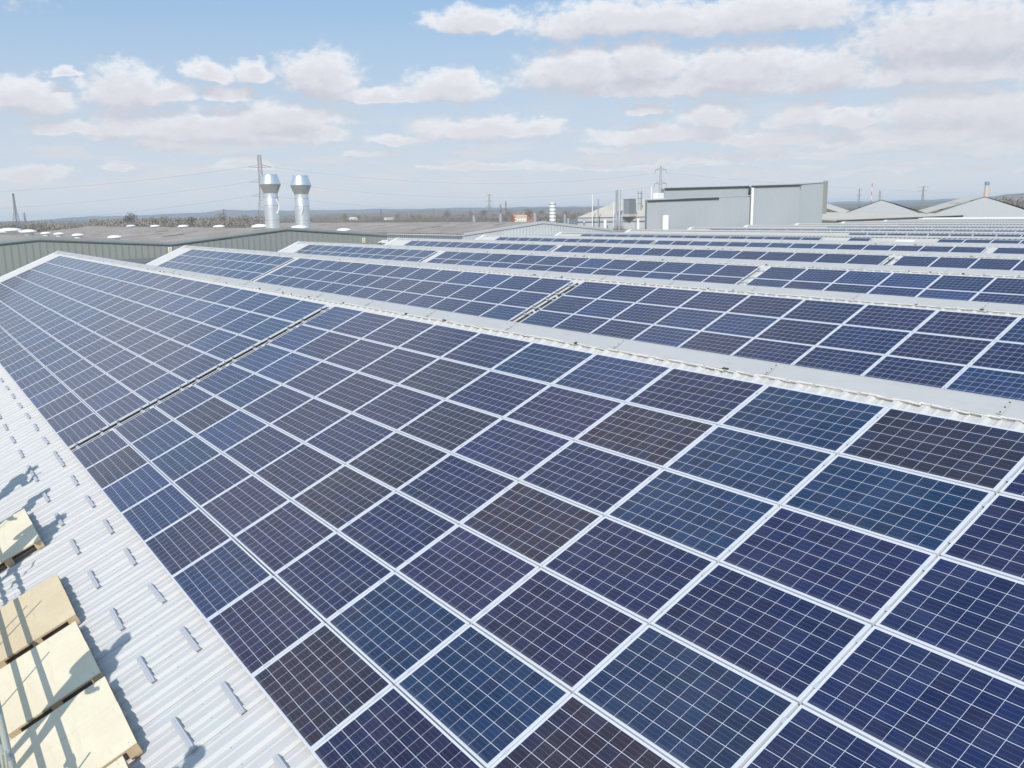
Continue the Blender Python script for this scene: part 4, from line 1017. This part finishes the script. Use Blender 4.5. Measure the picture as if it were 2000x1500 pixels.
# poplar-like trees above the houses
for px, D_, hh, lb in ((978, 900, 19, 'tall narrow bare tree above the short grey stack'), (988, 900, 22, 'taller narrow bare tree, right one of the slim pair')):
    t = empty('bare_tree'); rr = random.Random(px); m = MB(); m.tube((0,0,0),(0,0,hh*.95),.25,6,.04); m.build('trunk', M_bark, t); m = MB()
    for q in range(7): crown_pts(m, (0,0,hh*(.2+.11*q)), 1.3-.13*q, hh*.1, 30, .9, rr)
    m.build('crown', M_bark, t); P = far_pt(px, D_); t.location = (P.x, P.y, -8); tag(t, lb, 'tree', 'slim bare trees')
# hedges and woods reading as one mass
m = MB(); wr = random.Random(11)
for (pxa, pxb, D_, hh, cnt) in ((-120, 300, 1020, 7.5, 190), (200, 520, 1150, 8, 210), (180, 520, 1500, 12, 170), (500, 1260, 2100, 9, 260), (560, 1200, 1500, 5, 160), (-100, 1250, 3300, 14, 330), (560, 1150, 4200, 20, 200), (480, 700, 1150, 4, 60), (1900, 2100, 900, 10, 70), (-100, 1300, 850, 2.6, 260)):
    for q in range(cnt):
        px = wr.uniform(pxa, pxb); P = far_pt(px, D_*wr.uniform(.93, 1.07)); w = hh*wr.uniform(.5, 1.3)
        crown_pts(m, (P.x, P.y, -8+hh*.42), w, hh*wr.uniform(.38, .62), 58, hh*.17, wr, mi=wr.choice((0, 0, 1)))
wd_o = m.build('woodland', [M_bark, M_bark2]); tag(wd_o, 'brown bare woods and hedges along the horizon', 'woodland'); kind(wd_o, 'stuff')

def house(px, D_, w, d, h, rot, label, wall=M_brick, roof=M_tile, rh=2.6):
    P = far_pt(px, D_); t = empty('house', (P.x, P.y, -8), (0, 0, rot))
    m = MB(); m.box((-w,-d,0),(w,d,h)); 
    for s_ in (-1, 1): m.poly([(s_*w*.999,-d,h),(s_*w*.999,d,h),(s_*w*.999,0,h+rh)])
    m.build('wall', wall, t)
    m = MB(); o_ = .4
    for s_ in (-1, 1): m.poly([(-w-o_, s_*(d+o_), h-.15), (w+o_, s_*(d+o_), h-.15), (w+o_, 0, h+rh+.05), (-w-o_, 0, h+rh+.05)])
    rf = m.build('roof', roof, t)
    m = MB(); m.box((w*.5,-.5,h+rh*.4),(w*.5+1,.5,h+rh+1.2)); m.build('chimney', M_brick, rf)
    for q in range(4):
        for z in (1, 3.6):
            for s_ in (-1, 1):
                m = MB(); m.box((-w+.8+q*(2*w-2)/3.4, s_*(d+.03)-.02, z), (-w+1.9+q*(2*w-2)/3.4, s_*(d+.03)+.02, z+1.2)); m.build('window', M_white, t)
    return tag(t, label, 'house', 'red-roofed houses')
house(1012, 820, 5, 4, 5.5, 1.2, 'red brick house with red roof, leftmost of the group')
house(1030, 850, 6, 4, 6.0, .9, 'red brick house with hipped-looking red roof behind the beige building')
house(1045, 800, 4, 4, 5.0, 2.3, 'small red brick house right of the beige building', rh=3.0)
house(1018, 700, 4.2, 3.5, 6.6, .95, 'beige building with white storeys before the red houses', wall=mat('cream_render', (.58, .50, .42), .9), roof=M_beige, rh=.8)
house(690, 1900, 10, 5, 4, .2, 'low white farm building right of the flues', wall=M_white, roof=M_white, rh=1.5)
house(760, 1700, 9, 4, 2.4, .7, 'tiny low white shed over the fields', wall=M_white, roof=M_white, rh=.8)

# ------------------------------------------------------------------ air
hz = bpy.data.materials.new('haze'); hz.use_nodes = True; t_ = hz.node_tree; t_.nodes.clear(); nb = NB(t_)
pv = nb.n('ShaderNodeVolumePrincipled', ins={'Color': (.86,.93,1.0,1), 'Density': 8.5e-5, 'Anisotropy': .1}); nb.n('ShaderNodeOutputMaterial', ins={1: pv.outputs[0]})
m = MB(); m.box((-13500, -13500, -9.4), (13500, 13500, 75)); ho = m.build('haze', hz); kind(ho, 'stuff'); tag(ho, 'thin bluish haze over the distant land', 'haze')
SC.cycles.volume_bounces = 1
SC.cycles.max_bounces = 6
